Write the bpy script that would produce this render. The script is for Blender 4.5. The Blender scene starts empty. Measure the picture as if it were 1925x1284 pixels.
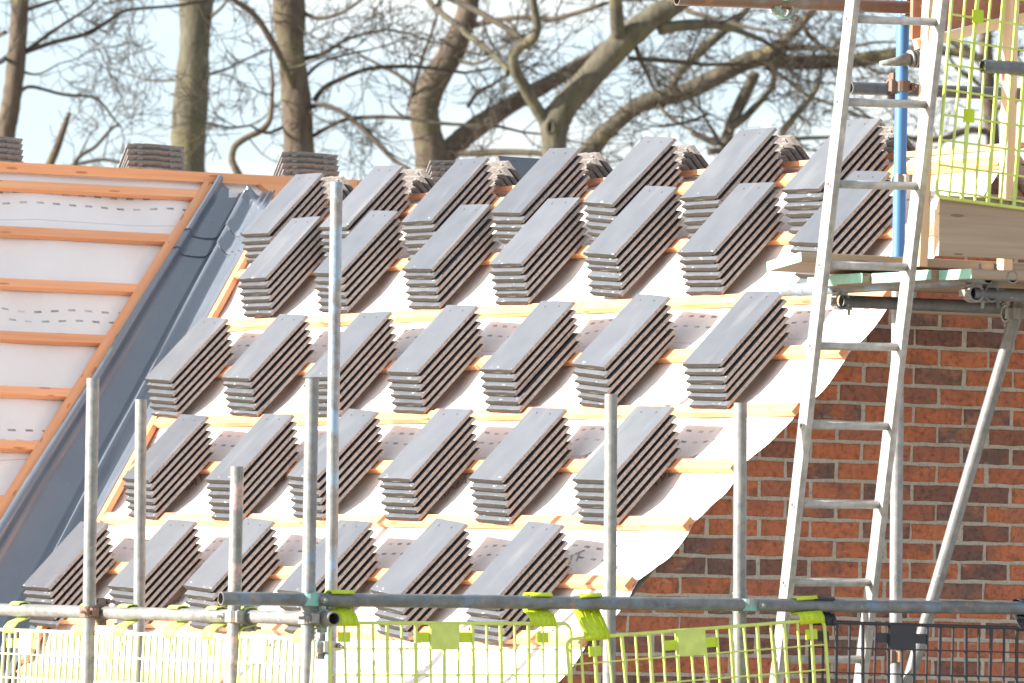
import bpy, bmesh, math, random
from mathutils import Vector, Matrix

random.seed(11)
SC = bpy.context.scene
COL = SC.collection

# ------------------------------------------------------------------ camera
# World: X runs along the tiled roof's ridge (towards the gable), Y runs along
# the brick gable, Z is up; the gable wall face is the plane X = 0.
CAM_POS = Vector((21.9066, -13.4199, -0.9953))
cam_r = Vector((0.46656, 0.88421, 0.02293)).normalized()
cam_d = Vector((-0.88410, 0.46607, 0.03394)).normalized()
cam_u = cam_r.cross(cam_d).normalized()
cam_r = cam_d.cross(cam_u).normalized()
cd = bpy.data.cameras.new('camera')
cam = bpy.data.objects.new('camera', cd)
COL.objects.link(cam)
M = Matrix((cam_r, cam_u, -cam_d)).transposed().to_4x4()
M.translation = CAM_POS
cam.matrix_world = M
cd.sensor_width = 36.0
cd.lens = 233.3
cd.clip_start = 0.5
cd.clip_end = 3000.0
cd.dof.use_dof = True
cd.dof.focus_distance = 26.8
cd.dof.aperture_fstop = 8.5
SC.camera = cam

# ------------------------------------------------------------------ sky, sun, exposure
SUN_EL, SUN_AZ = math.radians(18.0), math.radians(-107.0)
sun_dir = Vector((math.cos(SUN_EL) * math.cos(SUN_AZ), math.cos(SUN_EL) * math.sin(SUN_AZ), math.sin(SUN_EL)))
W = bpy.data.worlds.new('World')
SC.world = W
W.use_nodes = True
wt = W.node_tree
for nd in list(wt.nodes):
    wt.nodes.remove(nd)
wo = wt.nodes.new('ShaderNodeOutputWorld')
bg = wt.nodes.new('ShaderNodeBackground')
sky = wt.nodes.new('ShaderNodeTexSky')
sky.sky_type = 'NISHITA'
sky.sun_disc = False
sky.sun_elevation = SUN_EL
sky.sun_rotation = math.atan2(sun_dir.x, sun_dir.y)
sky.air_density = 1.0
sky.dust_density = 1.5
sky.ozone_density = 1.0
# thin broken cloud over the whole sky
tc = wt.nodes.new('ShaderNodeTexCoord')
mp = wt.nodes.new('ShaderNodeMapping')
mp.inputs['Scale'].default_value = (16, 16, 44)
nz = wt.nodes.new('ShaderNodeTexNoise')
nz.inputs['Scale'].default_value = 1.0
nz.inputs['Detail'].default_value = 5
rp = wt.nodes.new('ShaderNodeValToRGB')
rp.color_ramp.elements[0].position = 0.40
rp.color_ramp.elements[1].position = 0.60
rp.color_ramp.elements[0].color = (0.68, 0.84, 1.0, 1)      # thin blue between the clouds
rp.color_ramp.elements[1].color = (0.98, 1.0, 1.03, 1)      # white cloud
cs = wt.nodes.new('ShaderNodeVectorMath')
cs.operation = 'SCALE'
cs.inputs['Scale'].default_value = 3.75
mx = wt.nodes.new('ShaderNodeMix')
mx.data_type = 'RGBA'
mx.inputs[0].default_value = 0.72
wt.links.new(tc.outputs['Generated'], mp.inputs['Vector'])
wt.links.new(mp.outputs[0], nz.inputs['Vector'])
wt.links.new(nz.outputs['Fac'], rp.inputs[0])
wt.links.new(rp.outputs[0], cs.inputs[0])
wt.links.new(cs.outputs[0], mx.inputs[7])
wt.links.new(sky.outputs[0], mx.inputs[6])
wt.links.new(mx.outputs[2], bg.inputs['Color'])
bg.inputs['Strength'].default_value = 0.1
wt.links.new(bg.outputs[0], wo.inputs['Surface'])

sl = bpy.data.lights.new('sun', 'SUN')
sl.energy = 4.2
sl.angle = math.radians(0.5)
sl.color = (1.0, 0.94, 0.86)
so = bpy.data.objects.new('sun', sl)
COL.objects.link(so)
so.rotation_euler = (-sun_dir).to_track_quat('-Z', 'Y').to_euler()
so.location = (0, -20, 20)

SC.view_settings.view_transform = 'Standard'
SC.view_settings.look = 'None'
SC.view_settings.gamma = 1.0
SC.view_settings.use_curve_mapping = False
SC.view_settings.exposure = 1.72

# ------------------------------------------------------------------ material helpers
def newmat(name):
    m = bpy.data.materials.new(name)
    m.use_nodes = True
    t = m.node_tree
    b = t.nodes['Principled BSDF']
    return m, t, b

def node(t, typ, **kw):
    n = t.nodes.new(typ)
    for k, v in kw.items():
        if k.startswith('i_'):
            key = k[2:]
            n.inputs[int(key) if key.isdigit() else key].default_value = v
        else:
            setattr(n, k, v)
    return n

def noise(t, vec, scale, detail=4, rough=0.55):
    n = node(t, 'ShaderNodeTexNoise')
    n.inputs['Scale'].default_value = scale
    n.inputs['Detail'].default_value = detail
    n.inputs['Roughness'].default_value = rough
    if vec is not None:
        t.links.new(vec, n.inputs['Vector'])
    return n

def ramp(t, fac, stops):
    r = node(t, 'ShaderNodeValToRGB')
    e = r.color_ramp.elements
    while len(e) > 1:
        e.remove(e[0])
    e[0].position, e[0].color = stops[0][0], tuple(stops[0][1]) + (1,)
    for p, c in stops[1:]:
        x = e.new(p)
        x.color = tuple(c) + (1,)
    t.links.new(fac, r.inputs[0])
    return r

def mixc(t, fac, a, b, mode='MIX'):
    m = node(t, 'ShaderNodeMix', data_type='RGBA', blend_type=mode)
    for idx, v in ((0, fac), (6, a), (7, b)):
        if hasattr(v, 'is_linked') or hasattr(v, 'links'):
            t.links.new(v, m.inputs[idx])
        elif idx == 0:
            m.inputs[0].default_value = v
        else:
            m.inputs[idx].default_value = tuple(v) + (1,) if len(v) == 3 else v
    return m.outputs[2]

def math_(t, op, a, b=None, c=None):
    m = node(t, 'ShaderNodeMath', operation=op)
    for i, v in enumerate((a, b, c)):
        if v is None:
            continue
        if hasattr(v, 'links'):
            t.links.new(v, m.inputs[i])
        else:
            m.inputs[i].default_value = v
    return m.outputs[0]

def objvec(t, scale=(1, 1, 1), rnd=True):
    tc = node(t, 'ShaderNodeTexCoord')
    mp = node(t, 'ShaderNodeMapping')
    mp.inputs['Scale'].default_value = scale
    t.links.new(tc.outputs['Object'], mp.inputs['Vector'])
    if rnd:
        oi = node(t, 'ShaderNodeObjectInfo')
        cx = node(t, 'ShaderNodeCombineXYZ')
        t.links.new(math_(t, 'MULTIPLY', oi.outputs['Random'], 37.0), cx.inputs[0])
        t.links.new(math_(t, 'MULTIPLY', oi.outputs['Random'], 91.0), cx.inputs[1])
        t.links.new(cx.outputs[0], mp.inputs['Location'])
    return mp.outputs[0]

def bump(t, b, height, strength=0.3, dist=0.002):
    n = node(t, 'ShaderNodeBump')
    n.inputs['Strength'].default_value = strength
    n.inputs['Distance'].default_value = dist
    t.links.new(height, n.inputs['Height'])
    t.links.new(n.outputs[0], b.inputs['Normal'])

MAT = {}

# slate-look concrete tile: coated face, raw concrete edges, speckled tail end
def m_tile_face():
    m, t, b = newmat('tile_face')
    v = objvec(t)
    n1 = noise(t, v, 7.0, 4)
    c = ramp(t, n1.outputs['Fac'], [(0.3, (0.097, 0.105, 0.121)), (0.7, (0.117, 0.126, 0.142))])
    n2 = noise(t, v, 260.0, 2)
    sp = ramp(t, n2.outputs['Fac'], [(0.0, (0.8, 0.8, 0.8)), (0.5, (1, 1, 1)), (1, (1.12, 1.12, 1.12))])
    col = mixc(t, 1.0, c.outputs[0], sp.outputs[0], 'MULTIPLY')
    oi = node(t, 'ShaderNodeObjectInfo')
    tone = ramp(t, oi.outputs['Random'], [(0.0, (0.86, 0.86, 0.88)), (0.5, (1.0, 1.0, 1.0)), (1.0, (1.12, 1.11, 1.09))])
    col = mixc(t, 1.0, col, tone.outputs[0], 'MULTIPLY')
    # pale scuffs along the tail edge, where tiles rubbed on the pallet
    tc = node(t, 'ShaderNodeTexCoord')
    sx = node(t, 'ShaderNodeSeparateXYZ')
    t.links.new(tc.outputs['Object'], sx.inputs[0])
    tail = math_(t, 'LESS_THAN', sx.outputs[1], -0.375)
    vs = objvec(t, (22, 60, 1))
    n3 = noise(t, vs, 1.0, 2)
    sc = math_(t, 'GREATER_THAN', n3.outputs['Fac'], 0.68)
    col = mixc(t, math_(t, 'MULTIPLY', math_(t, 'MULTIPLY', tail, sc), 0.85), col, (0.62, 0.61, 0.59))
    vd = objvec(t, (9, 2.2, 1))
    n4 = noise(t, vd, 1.0, 3)
    du = ramp(t, n4.outputs['Fac'], [(0.55, (0, 0, 0)), (0.8, (0.4, 0.4, 0.4))])
    col = mixc(t, du.outputs[0], col, (0.25, 0.245, 0.24))
    t.links.new(col, b.inputs['Base Color'])
    b.inputs['Roughness'].default_value = 0.5
    b.inputs['Specular IOR Level'].default_value = 0.4
    bump(t, b, n2.outputs['Fac'], 0.12, 0.001)
    return m

def m_concrete(name, a, bcol, sc=180):
    m, t, b = newmat(name)
    v = objvec(t)
    n1 = noise(t, v, sc, 3, 0.7)
    n2 = noise(t, v, 14, 3)
    c = ramp(t, n1.outputs['Fac'], [(0.32, [x * 0.35 for x in a]), (0.45, a), (0.62, bcol), (0.8, [min(1, x * 1.5) for x in bcol])])
    col = mixc(t, 0.35, c.outputs[0], ramp(t, n2.outputs['Fac'], [(0.3, a), (0.7, bcol)]).outputs[0])
    t.links.new(col, b.inputs['Base Color'])
    b.inputs['Roughness'].default_value = 0.9
    bump(t, b, n1.outputs['Fac'], 0.6, 0.003)
    return m

MAT['tile'] = m_tile_face()
MAT['tile_edge'] = m_concrete('tile_edge', (0.265, 0.242, 0.227), (0.34, 0.315, 0.297), 90)
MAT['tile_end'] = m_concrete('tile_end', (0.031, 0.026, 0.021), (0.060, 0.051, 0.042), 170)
MAT['tile_head'] = m_concrete('tile_head', (0.17, 0.155, 0.145), (0.22, 0.20, 0.185), 40)

def m_plain(name, col, rough=0.6, metal=0.0):
    m, t, b = newmat(name)
    v = objvec(t)
    n = noise(t, v, 25.0, 4)
    c = ramp(t, n.outputs['Fac'], [(0.25, [x * 0.8 for x in col]), (0.75, [min(1, x * 1.15) for x in col])])
    t.links.new(c.outputs[0], b.inputs['Base Color'])
    b.inputs['Roughness'].default_value = rough
    b.inputs['Metallic'].default_value = metal
    bump(t, b, n.outputs['Fac'], 0.15, 0.002)
    return m

MAT['hole'] = m_plain('nail_hole_dark', (0.015, 0.015, 0.017), 0.9)

# treated softwood
def m_wood(name, a, bcol, knot, rough=0.7):
    m, t, b = newmat(name)
    v = objvec(t, (1.6, 38, 38))
    n1 = noise(t, v, 1.0, 4)
    v2 = objvec(t, (0.9, 3, 3))
    n2 = noise(t, v2, 1.0, 3)
    c = ramp(t, n1.outputs['Fac'], [(0.3, a), (0.7, bcol)])
    oi = node(t, 'ShaderNodeObjectInfo')
    pale = ramp(t, oi.outputs['Random'], [(0.0, (0.88, 0.86, 0.84)), (1.0, (1.12, 1.12, 1.12))])
    col = mixc(t, 1.0, c.outputs[0], pale.outputs[0], 'MULTIPLY')
    blot = ramp(t, n2.outputs['Fac'], [(0.62, (0, 0, 0)), (0.74, (0.55, 0.55, 0.55))])
    col = mixc(t, blot.outputs[0], col, bcol)
    vk = objvec(t, (5.0, 26, 26))
    vo = node(t, 'ShaderNodeTexVoronoi')
    t.links.new(vk, vo.inputs['Vector'])
    vo.inputs['Scale'].default_value = 1.0
    kn = math_(t, 'LESS_THAN', vo.outputs['Distance'], 0.16)
    col = mixc(t, math_(t, 'MULTIPLY', kn, 0.75), col, knot)
    t.links.new(col, b.inputs['Base Color'])
    b.inputs['Roughness'].default_value = rough
    bump(t, b, n1.outputs['Fac'], 0.25, 0.002)
    return m

MAT['batten'] = m_wood('batten_wood', (0.76, 0.315, 0.135), (0.83, 0.40, 0.205), (0.42, 0.15, 0.06))
MAT['pine'] = m_wood('pine_wood', (0.66, 0.43, 0.26), (0.74, 0.54, 0.36), (0.35, 0.17, 0.08))
MAT['greywood'] = m_wood('weathered_wood', (0.27, 0.192, 0.130), (0.37, 0.28, 0.205), (0.14, 0.085, 0.05))
MAT['boardend'] = m_plain('board_end_paint', (0.30, 0.56, 0.45), 0.6)
MAT['redply'] = m_wood('red_brown_ply', (0.36, 0.15, 0.095), (0.43, 0.19, 0.12), (0.55, 0.35, 0.25))

# breather membrane with printed lap lines; UV = metres along, metres up the slope
def m_underlay():
    m, t, b = newmat('roof_underlay')
    uv = node(t, 'ShaderNodeUVMap', uv_map='UVMap')
    sx = node(t, 'ShaderNodeSeparateXYZ')
    t.links.new(uv.outputs[0], sx.inputs[0])
    u, vv = sx.outputs[0], sx.outputs[1]
    wob = noise(t, uv.outputs[0], 2.2, 2)
    v2 = math_(t, 'ADD', vv, math_(t, 'MULTIPLY', math_(t, 'SUBTRACT', wob.outputs['Fac'], 0.5), 0.03))
    # two dashed lines repeated every 0.63 m up the slope
    fr = math_(t, 'FRACT', math_(t, 'DIVIDE', v2, 0.64))
    pos = math_(t, 'MULTIPLY', fr, 0.64)
    l1 = math_(t, 'COMPARE', pos, 0.075, 0.0055)
    l2 = math_(t, 'COMPARE', pos, 0.130, 0.0055)
    lines = math_(t, 'MAXIMUM', l1, l2)
    stag = math_(t, 'ADD', u, math_(t, 'MULTIPLY', l2, 0.02))
    du = math_(t, 'FRACT', math_(t, 'DIVIDE', stag, 0.085))
    dash = math_(t, 'LESS_THAN', du, 0.44)
    wear = noise(t, uv.outputs[0], 7.0, 2)
    wf = ramp(t, wear.outputs['Fac'], [(0.35, (0.25, 0.25, 0.25)), (0.6, (0.85, 0.85, 0.85))])
    fac = math_(t, 'MULTIPLY', math_(t, 'MULTIPLY', lines, dash), wf.outputs[0])
    n1 = noise(t, uv.outputs[0], 3.0, 4)
    base = ramp(t, n1.outputs['Fac'], [(0.3, (0.755, 0.690, 0.650)), (0.7, (0.805, 0.740, 0.700))])
    # lap line of the next length of membrane
    lap = math_(t, 'COMPARE', pos, 0.62, 0.0022)
    col = mixc(t, math_(t, 'MULTIPLY', lap, 0.45), base.outputs[0], (0.30, 0.24, 0.22))
    col = mixc(t, fac, col, (0.14, 0.13, 0.13))
    t.links.new(col, b.inputs['Base Color'])
    b.inputs['Roughness'].default_value = 0.55
    nf = noise(t, uv.outputs[0], 9.0, 4)
    bump(t, b, nf.outputs['Fac'], 0.5, 0.018)
    return m
MAT['underlay'] = m_underlay()
MAT['print'] = m_plain('membrane_print', (0.36, 0.32, 0.31), 0.7)

def m_gutter():
    m, t, b = newmat('valley_grp')
    v = objvec(t, (1, 1, 1), False)
    n = noise(t, v, 5.0, 4)
    c = ramp(t, n.outputs['Fac'], [(0.3, (0.118, 0.136, 0.166)), (0.7, (0.142, 0.161, 0.193))])
    n2 = noise(t, v, 55.0, 3)
    d = ramp(t, n2.outputs['Fac'], [(0.66, (0, 0, 0)), (0.8, (0.3, 0.3, 0.3))])
    col = mixc(t, d.outputs[0], c.outputs[0], (0.35, 0.36, 0.38))
    t.links.new(col, b.inputs['Base Color'])
    r = ramp(t, n.outputs['Fac'], [(0.3, (0.27, 0.27, 0.27)), (0.7, (0.42, 0.42, 0.42))])
    t.links.new(r.outputs[0], b.inputs['Roughness'])
    b.inputs['Specular IOR Level'].default_value = 0.8
    b.inputs['Coat Weight'].default_value = 0.6
    b.inputs['Coat Roughness'].default_value = 0.22
    return m
MAT['gutter'] = m_gutter()

def m_brick():
    m, t, b = newmat('brick')
    oi = node(t, 'ShaderNodeObjectInfo')
    v = objvec(t)
    pick = ramp(t, oi.outputs['Random'], [(0.0, (0.47, 0.158, 0.074)), (0.34, (0.43, 0.136, 0.062)), (0.50, (0.40, 0.132, 0.068)), (0.57, (0.27, 0.108, 0.074)), (0.64, (0.140, 0.078, 0.066)), (1.0, (0.172, 0.100, 0.085))])
    vb = objvec(t, (1, 7, 10))
    n1 = noise(t, vb, 1.3, 3)
    bl = ramp(t, n1.outputs['Fac'], [(0.46, (0, 0, 0)), (0.62, (0.8, 0.8, 0.8))])
    alt = ramp(t, math_(t, 'FRACT', math_(t, 'MULTIPLY', oi.outputs['Random'], 7.3)), [(0.0, (0.42, 0.13, 0.058)), (0.5, (0.17, 0.08, 0.062)), (1.0, (0.35, 0.145, 0.085))])
    col = mixc(t, bl.outputs[0], pick.outputs[0], alt.outputs[0])
    n2 = noise(t, v, 48.0, 4, 0.7)
    mot = ramp(t, n2.outputs['Fac'], [(0.28, (0.45, 0.42, 0.42)), (0.5, (1, 1, 1)), (0.8, (1.25, 1.22, 1.2))])
    col = mixc(t, 1.0, col, mot.outputs[0], 'MULTIPLY')
    vs = objvec(t, (1, 16, 60))
    n3 = noise(t, vs, 1.0, 3)
    sm = ramp(t, n3.outputs['Fac'], [(0.64, (0, 0, 0)), (0.78, (0.42, 0.42, 0.42))])
    col = mixc(t, sm.outputs[0], col, (0.50, 0.42, 0.36))
    t.links.new(col, b.inputs['Base Color'])
    b.inputs['Roughness'].default_value = 0.88
    bump(t, b, n2.outputs['Fac'], 0.7, 0.004)
    return m
MAT['brick'] = m_brick()
MAT['mortar'] = m_concrete('mortar', (0.42, 0.375, 0.312), (0.50, 0.455, 0.385), 120)

def m_farbrick():
    m, t, b = newmat('brickwork_far')
    tc = node(t, 'ShaderNodeTexCoord')
    sp = node(t, 'ShaderNodeSeparateXYZ')
    cb = node(t, 'ShaderNodeCombineXYZ')
    t.links.new(tc.outputs['Object'], sp.inputs[0])
    t.links.new(math_(t, 'ADD', sp.outputs[0], sp.outputs[1]), cb.inputs[0])
    t.links.new(sp.outputs[2], cb.inputs[1])
    bt = node(t, 'ShaderNodeTexBrick')
    t.links.new(cb.outputs[0], bt.inputs['Vector'])
    bt.inputs['Scale'].default_value = 1.0
    bt.inputs['Brick Width'].default_value = 0.225
    bt.inputs['Row Height'].default_value = 0.075
    bt.inputs['Mortar Size'].default_value = 0.005
    bt.inputs['Color1'].default_value = (0.44, 0.13, 0.05, 1)
    bt.inputs['Color2'].default_value = (0.16, 0.075, 0.06, 1)
    bt.inputs['Mortar'].default_value = (0.42, 0.38, 0.31, 1)
    t.links.new(bt.outputs[0], b.inputs['Base Color'])
    b.inputs['Roughness'].default_value = 0.9
    return m
MAT['farbrick'] = m_farbrick()

# scaffold steel
def m_galv(name, paint=None, amount=0.0, rust=0.0, base=(0.235, 0.235, 0.228)):
    m, t, b = newmat(name)
    v = objvec(t, (1, 1, 1))
    n1 = noise(t, v, 22.0, 5, 0.65)
    vs = objvec(t, (30, 30, 3))
    n0 = noise(t, vs, 1.0, 4)
    c = ramp(t, n1.outputs['Fac'], [(0.3, [x * 0.72 for x in base]), (0.5, base), (0.72, [min(1, x * 1.3) for x in base])])
    st = ramp(t, n0.outputs['Fac'], [(0.35, (0.78, 0.78, 0.78)), (0.65, (1.1, 1.1, 1.1))])
    col = mixc(t, 1.0, c.outputs[0], st.outputs[0], 'MULTIPLY')
    if paint:
        n2 = noise(t, v, 6.0, 5, 0.7)
        pf = ramp(t, n2.outputs['Fac'], [(1 - amount - 0.06, (0, 0, 0)), (1 - amount + 0.06, (1, 1, 1))])
        col = mixc(t, pf.outputs[0], col, paint)
    if rust:
        vr = objvec(t, (1.0, 1.0, 1.0))
        n3 = noise(t, vr, 11.0, 5, 0.7)
        rf = ramp(t, n3.outputs['Fac'], [(1 - rust - 0.05, (0, 0, 0)), (1 - rust + 0.08, (1, 1, 1))])
        col = mixc(t, rf.outputs[0], col, (0.45, 0.19, 0.07))
    # dried mortar splashes
    n5 = noise(t, v, 34.0, 3, 0.6)
    spl = ramp(t, n5.outputs['Fac'], [(0.69, (0, 0, 0)), (0.74, (0.6, 0.6, 0.6))])
    col = mixc(t, spl.outputs[0], col, (0.46, 0.43, 0.38))
    t.links.new(col, b.inputs['Base Color'])
    b.inputs['Metallic'].default_value = 0.25
    b.inputs['Roughness'].default_value = 0.52
    bump(t, b, n1.outputs['Fac'], 0.2, 0.002)
    return m
MAT['galv'] = m_galv('galvanised_tube')
MAT['galv_dark'] = m_galv('galvanised_tube_dull', None, 0, 0.0, (0.15, 0.158, 0.168))
MAT['galv_blue'] = m_galv('galvanised_tube_blue_traces', (0.24, 0.36, 0.47), 0.475, 0.27)
MAT['galv_blue3'] = m_galv('galvanised_tube_few_blue_traces', (0.18, 0.28, 0.40), 0.39, 0.30)
MAT['galv_blue2'] = m_galv('dull_tube_blue_traces', (0.15, 0.23, 0.33), 0.41, 0.36, (0.165, 0.175, 0.18))
MAT['galv_red'] = m_galv('galvanised_tube_red_traces', (0.60, 0.36, 0.32), 0.42, 0.0)
MAT['blue'] = m_galv('blue_painted_tube', (0.085, 0.225, 0.50), 0.78, 0.0)
MAT['rusty'] = m_galv('rusty_steel', (0.20, 0.12, 0.085), 0.55, 0.36, (0.20, 0.165, 0.145))
MAT['coupler'] = m_galv('coupler_steel', (0.35, 0.62, 0.52), 0.38, 0.36, (0.27, 0.265, 0.25))
MAT['coupler_green'] = m_galv('teal_daubed_steel', (0.20, 0.40, 0.34), 0.48, 0.32, (0.27, 0.265, 0.25))
MAT['bore'] = m_galv('tube_bore', None, 0, 0.3, (0.12, 0.11, 0.105))
MAT['alu'] = m_galv('ladder_aluminium', None, 0, 0.0, (0.42, 0.41, 0.395))
MAT['white_tube'] = m_galv('white_dusty_tube', None, 0, 0.0, (0.34, 0.34, 0.345))
MAT['rust_post'] = m_galv('rust_streaked_post', (0.78, 0.60, 0.50), 0.50, 0.30, (0.62, 0.56, 0.52))

def m_plastic(name, col, rough=0.5, trans=0.0):
    m, t, b = newmat(name)
    v = objvec(t)
    n = noise(t, v, 18.0, 4)
    c = ramp(t, n.outputs['Fac'], [(0.3, [x * 0.86 for x in col]), (0.7, [min(1, x * 1.1) for x in col])])
    t.links.new(c.outputs[0], b.inputs['Base Color'])
    b.inputs['Roughness'].default_value = rough
    if trans:
        b.inputs['Subsurface Weight'].default_value = trans
        b.inputs['Subsurface Radius'].default_value = (0.01, 0.01, 0.004)
        b.inputs['Subsurface Scale'].default_value = 0.3
    return m
MAT['lime'] = m_plastic('lime_plastic', (0.53, 0.61, 0.14))
MAT['lime_sunlit'] = m_plastic('sunlit_lime_plastic', (0.74, 0.75, 0.42))  # lime lightened: glare of the sun on the left guards put into the colour
MAT['lime_clip'] = m_plastic('deep_lime_plastic', (0.46, 0.58, 0.012))
MAT['black'] = m_plastic('black_plastic', (0.022, 0.023, 0.028))

def m_bark(name, a, bcol, lich):
    m, t, b = newmat(name)
    v = objvec(t, (1, 1, 0.35), False)
    n1 = noise(t, v, 13.0, 5, 0.7)
    c = ramp(t, n1.outputs['Fac'], [(0.3, a), (0.65, bcol)])
    v2 = objvec(t, (1, 1, 1), False)
    n2 = noise(t, v2, 3.2, 4, 0.6)
    lf = ramp(t, n2.outputs['Fac'], [(0.52, (0, 0, 0)), (0.68, (0.7, 0.7, 0.7))])
    col = mixc(t, lf.outputs[0], c.outputs[0], lich)
    t.links.new(col, b.inputs['Base Color'])
    b.inputs['Roughness'].default_value = 0.95
    bump(t, b, n1.outputs['Fac'], 0.8, 0.02)
    return m
MAT['bark'] = m_bark('bark_brown', (0.055, 0.040, 0.029), (0.125, 0.094, 0.068), (0.125, 0.115, 0.055))
MAT['bark_green'] = m_bark('bark_green', (0.056, 0.050, 0.034), (0.125, 0.112, 0.076), (0.155, 0.135, 0.062))
MAT['bark_lichen'] = m_bark('bark_lichen', (0.062, 0.053, 0.036), (0.140, 0.120, 0.082), (0.30, 0.23, 0.075))
MAT['twig'] = m_bark('twig_bark', (0.032, 0.025, 0.019), (0.075, 0.060, 0.044), (0.09, 0.08, 0.042))

def m_ground():
    m, t, b = newmat('ground')
    v = objvec(t, (1, 1, 1), False)
    n1 = noise(t, v, 0.25, 6)
    n2 = noise(t, v, 6.0, 4)
    c = ramp(t, n1.outputs['Fac'], [(0.35, (0.46, 0.40, 0.32)), (0.6, (0.38, 0.33, 0.25)), (0.75, (0.14, 0.17, 0.07))])
    col = mixc(t, 0.3, c.outputs[0], ramp(t, n2.outputs['Fac'], [(0.3, (0.15, 0.12, 0.09)), (0.7, (0.35, 0.30, 0.24))]).outputs[0])
    t.links.new(col, b.inputs['Base Color'])
    b.inputs['Roughness'].default_value = 0.95
    bump(t, b, n2.outputs['Fac'], 0.6, 0.05)
    return m
MAT['ground'] = m_ground()

# ------------------------------------------------------------------ mesh helpers
class MB:
    def __init__(s):
        s.v, s.f, s.mi, s.sm, s.uv = [], [], [], [], None

    def add(s, verts, faces, mi=0, smooth=False):
        o = len(s.v)
        s.v += [tuple(p) for p in verts]
        for f in faces:
            s.f.append(tuple(i + o for i in f))
            s.mi.append(mi)
            s.sm.append(smooth)

    def box(s, c, hx, hy, hz, mi=0):
        c = Vector(c)
        hx, hy, hz = Vector(hx), Vector(hy), Vector(hz)
        vs = [c + hx * a + hy * b + hz * d for a in (-1, 1) for b in (-1, 1) for d in (-1, 1)]
        s.add(vs, [(0, 1, 3, 2), (4, 6, 7, 5), (0, 4, 5, 1), (2, 3, 7, 6), (0, 2, 6, 4), (1, 5, 7, 3)], mi)

    def abox(s, lo, hi, mi=0):
        lo, hi = Vector(lo), Vector(hi)
        c, h = (lo + hi) / 2, (hi - lo) / 2
        s.box(c, (h.x, 0, 0), (0, h.y, 0), (0, 0, h.z), mi)

    def tube(s, pts, radii, n=8, mi=0, caps=True):
        pts = [Vector(p) for p in pts]
        up = Vector((0.31, 0.2, 0.93))
        rings = []
        base = len(s.v)
        prev = None
        for i, p in enumerate(pts):
            d = pts[min(i + 1, len(pts) - 1)] - pts[max(i - 1, 0)]
            if d.length < 1e-9:
                d = Vector((0, 0, 1))
            d.normalize()
            a = prev if prev is not None else d.cross(up)
            a = a - d * a.dot(d)
            if a.length < 1e-4:
                a = d.orthogonal()
            a.normalize()
            prev = a
            b = d.cross(a)
            r = radii[i]
            for k in range(n):
                t = 2 * math.pi * k / n
                q = p + a * (math.cos(t) * r) + b * (math.sin(t) * r)
                s.v.append((q.x, q.y, q.z))
        for i in range(len(pts) - 1):
            for k in range(n):
                k2 = (k + 1) % n
                s.f.append((base + i * n + k, base + i * n + k2, base + (i + 1) * n + k2, base + (i + 1) * n + k))
                s.mi.append(mi)
                s.sm.append(True)
        if caps:
            s.f.append(tuple(base + k for k in range(n))[::-1])
            s.f.append(tuple(base + (len(pts) - 1) * n + k for k in range(n)))
            s.mi += [mi, mi]
            s.sm += [False, False]

    def mesh(s, name, mats):
        me = bpy.data.meshes.new(name)
        me.from_pydata(s.v, [], s.f)
        for m in mats:
            me.materials.append(MAT[m] if isinstance(m, str) else m)
        me.polygons.foreach_set('material_index', s.mi)
        me.polygons.foreach_set('use_smooth', s.sm)
        if s.uv:
            ul = me.uv_layers.new(name='UVMap')
            for lp in me.loops:
                ul.data[lp.index].uv = s.uv[lp.vertex_index]
        me.update()
        return me

    def build(s, name, mats, parent=None, mat=None):
        if isinstance(mats, str):
            mats = [mats]
        return obj(name, s.mesh(name, mats), parent, mat)

PINV = {}
def obj(name, me, parent=None, mat=None):
    """every object keeps its world matrix as its own basis; parents are cancelled out"""
    o = bpy.data.objects.new(name, me)
    COL.objects.link(o)
    if mat is not None:
        o.matrix_basis = mat
    if parent is not None:
        o.parent = parent
        o.matrix_parent_inverse = PINV[parent.name]
    PINV[o.name] = o.matrix_basis.inverted()
    return o

def tag(o, label=None, cat=None, group=None, kind=None):
    if label: o['label'] = label
    if cat: o['category'] = cat
    if group: o['group'] = group
    if kind: o['kind'] = kind
    return o

def thing(name, loc, label, cat, group=None):
    o = bpy.data.objects.new(name, None)
    COL.objects.link(o)
    o.empty_display_size = 0.1
    o.matrix_basis = Matrix.Translation(Vector(loc))
    PINV[o.name] = o.matrix_basis.inverted()
    return tag(o, label, cat, group)

def frame(origin, ex, ey, ez):
    ex = Vector(ex).normalized(); ey = Vector(ey)
    ey = (ey - ex * ey.dot(ex)).normalized()
    z2 = ex.cross(ey)
    ez = z2 if z2.dot(Vector(ez)) > 0 else -z2
    m = Matrix((Vector(ex), Vector(ey), Vector(ez))).transposed().to_4x4()
    m.translation = Vector(origin)
    return m

def axis_frame(p0, p1, hint=(0.3, 0.2, 0.9)):
    p0, p1 = Vector(p0), Vector(p1)
    z = (p1 - p0).normalized()
    x = Vector(hint).cross(z)
    if x.length < 1e-3:
        x = z.orthogonal()
    x.normalize()
    y = z.cross(x)
    return frame(p0, x, y, z)

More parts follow.
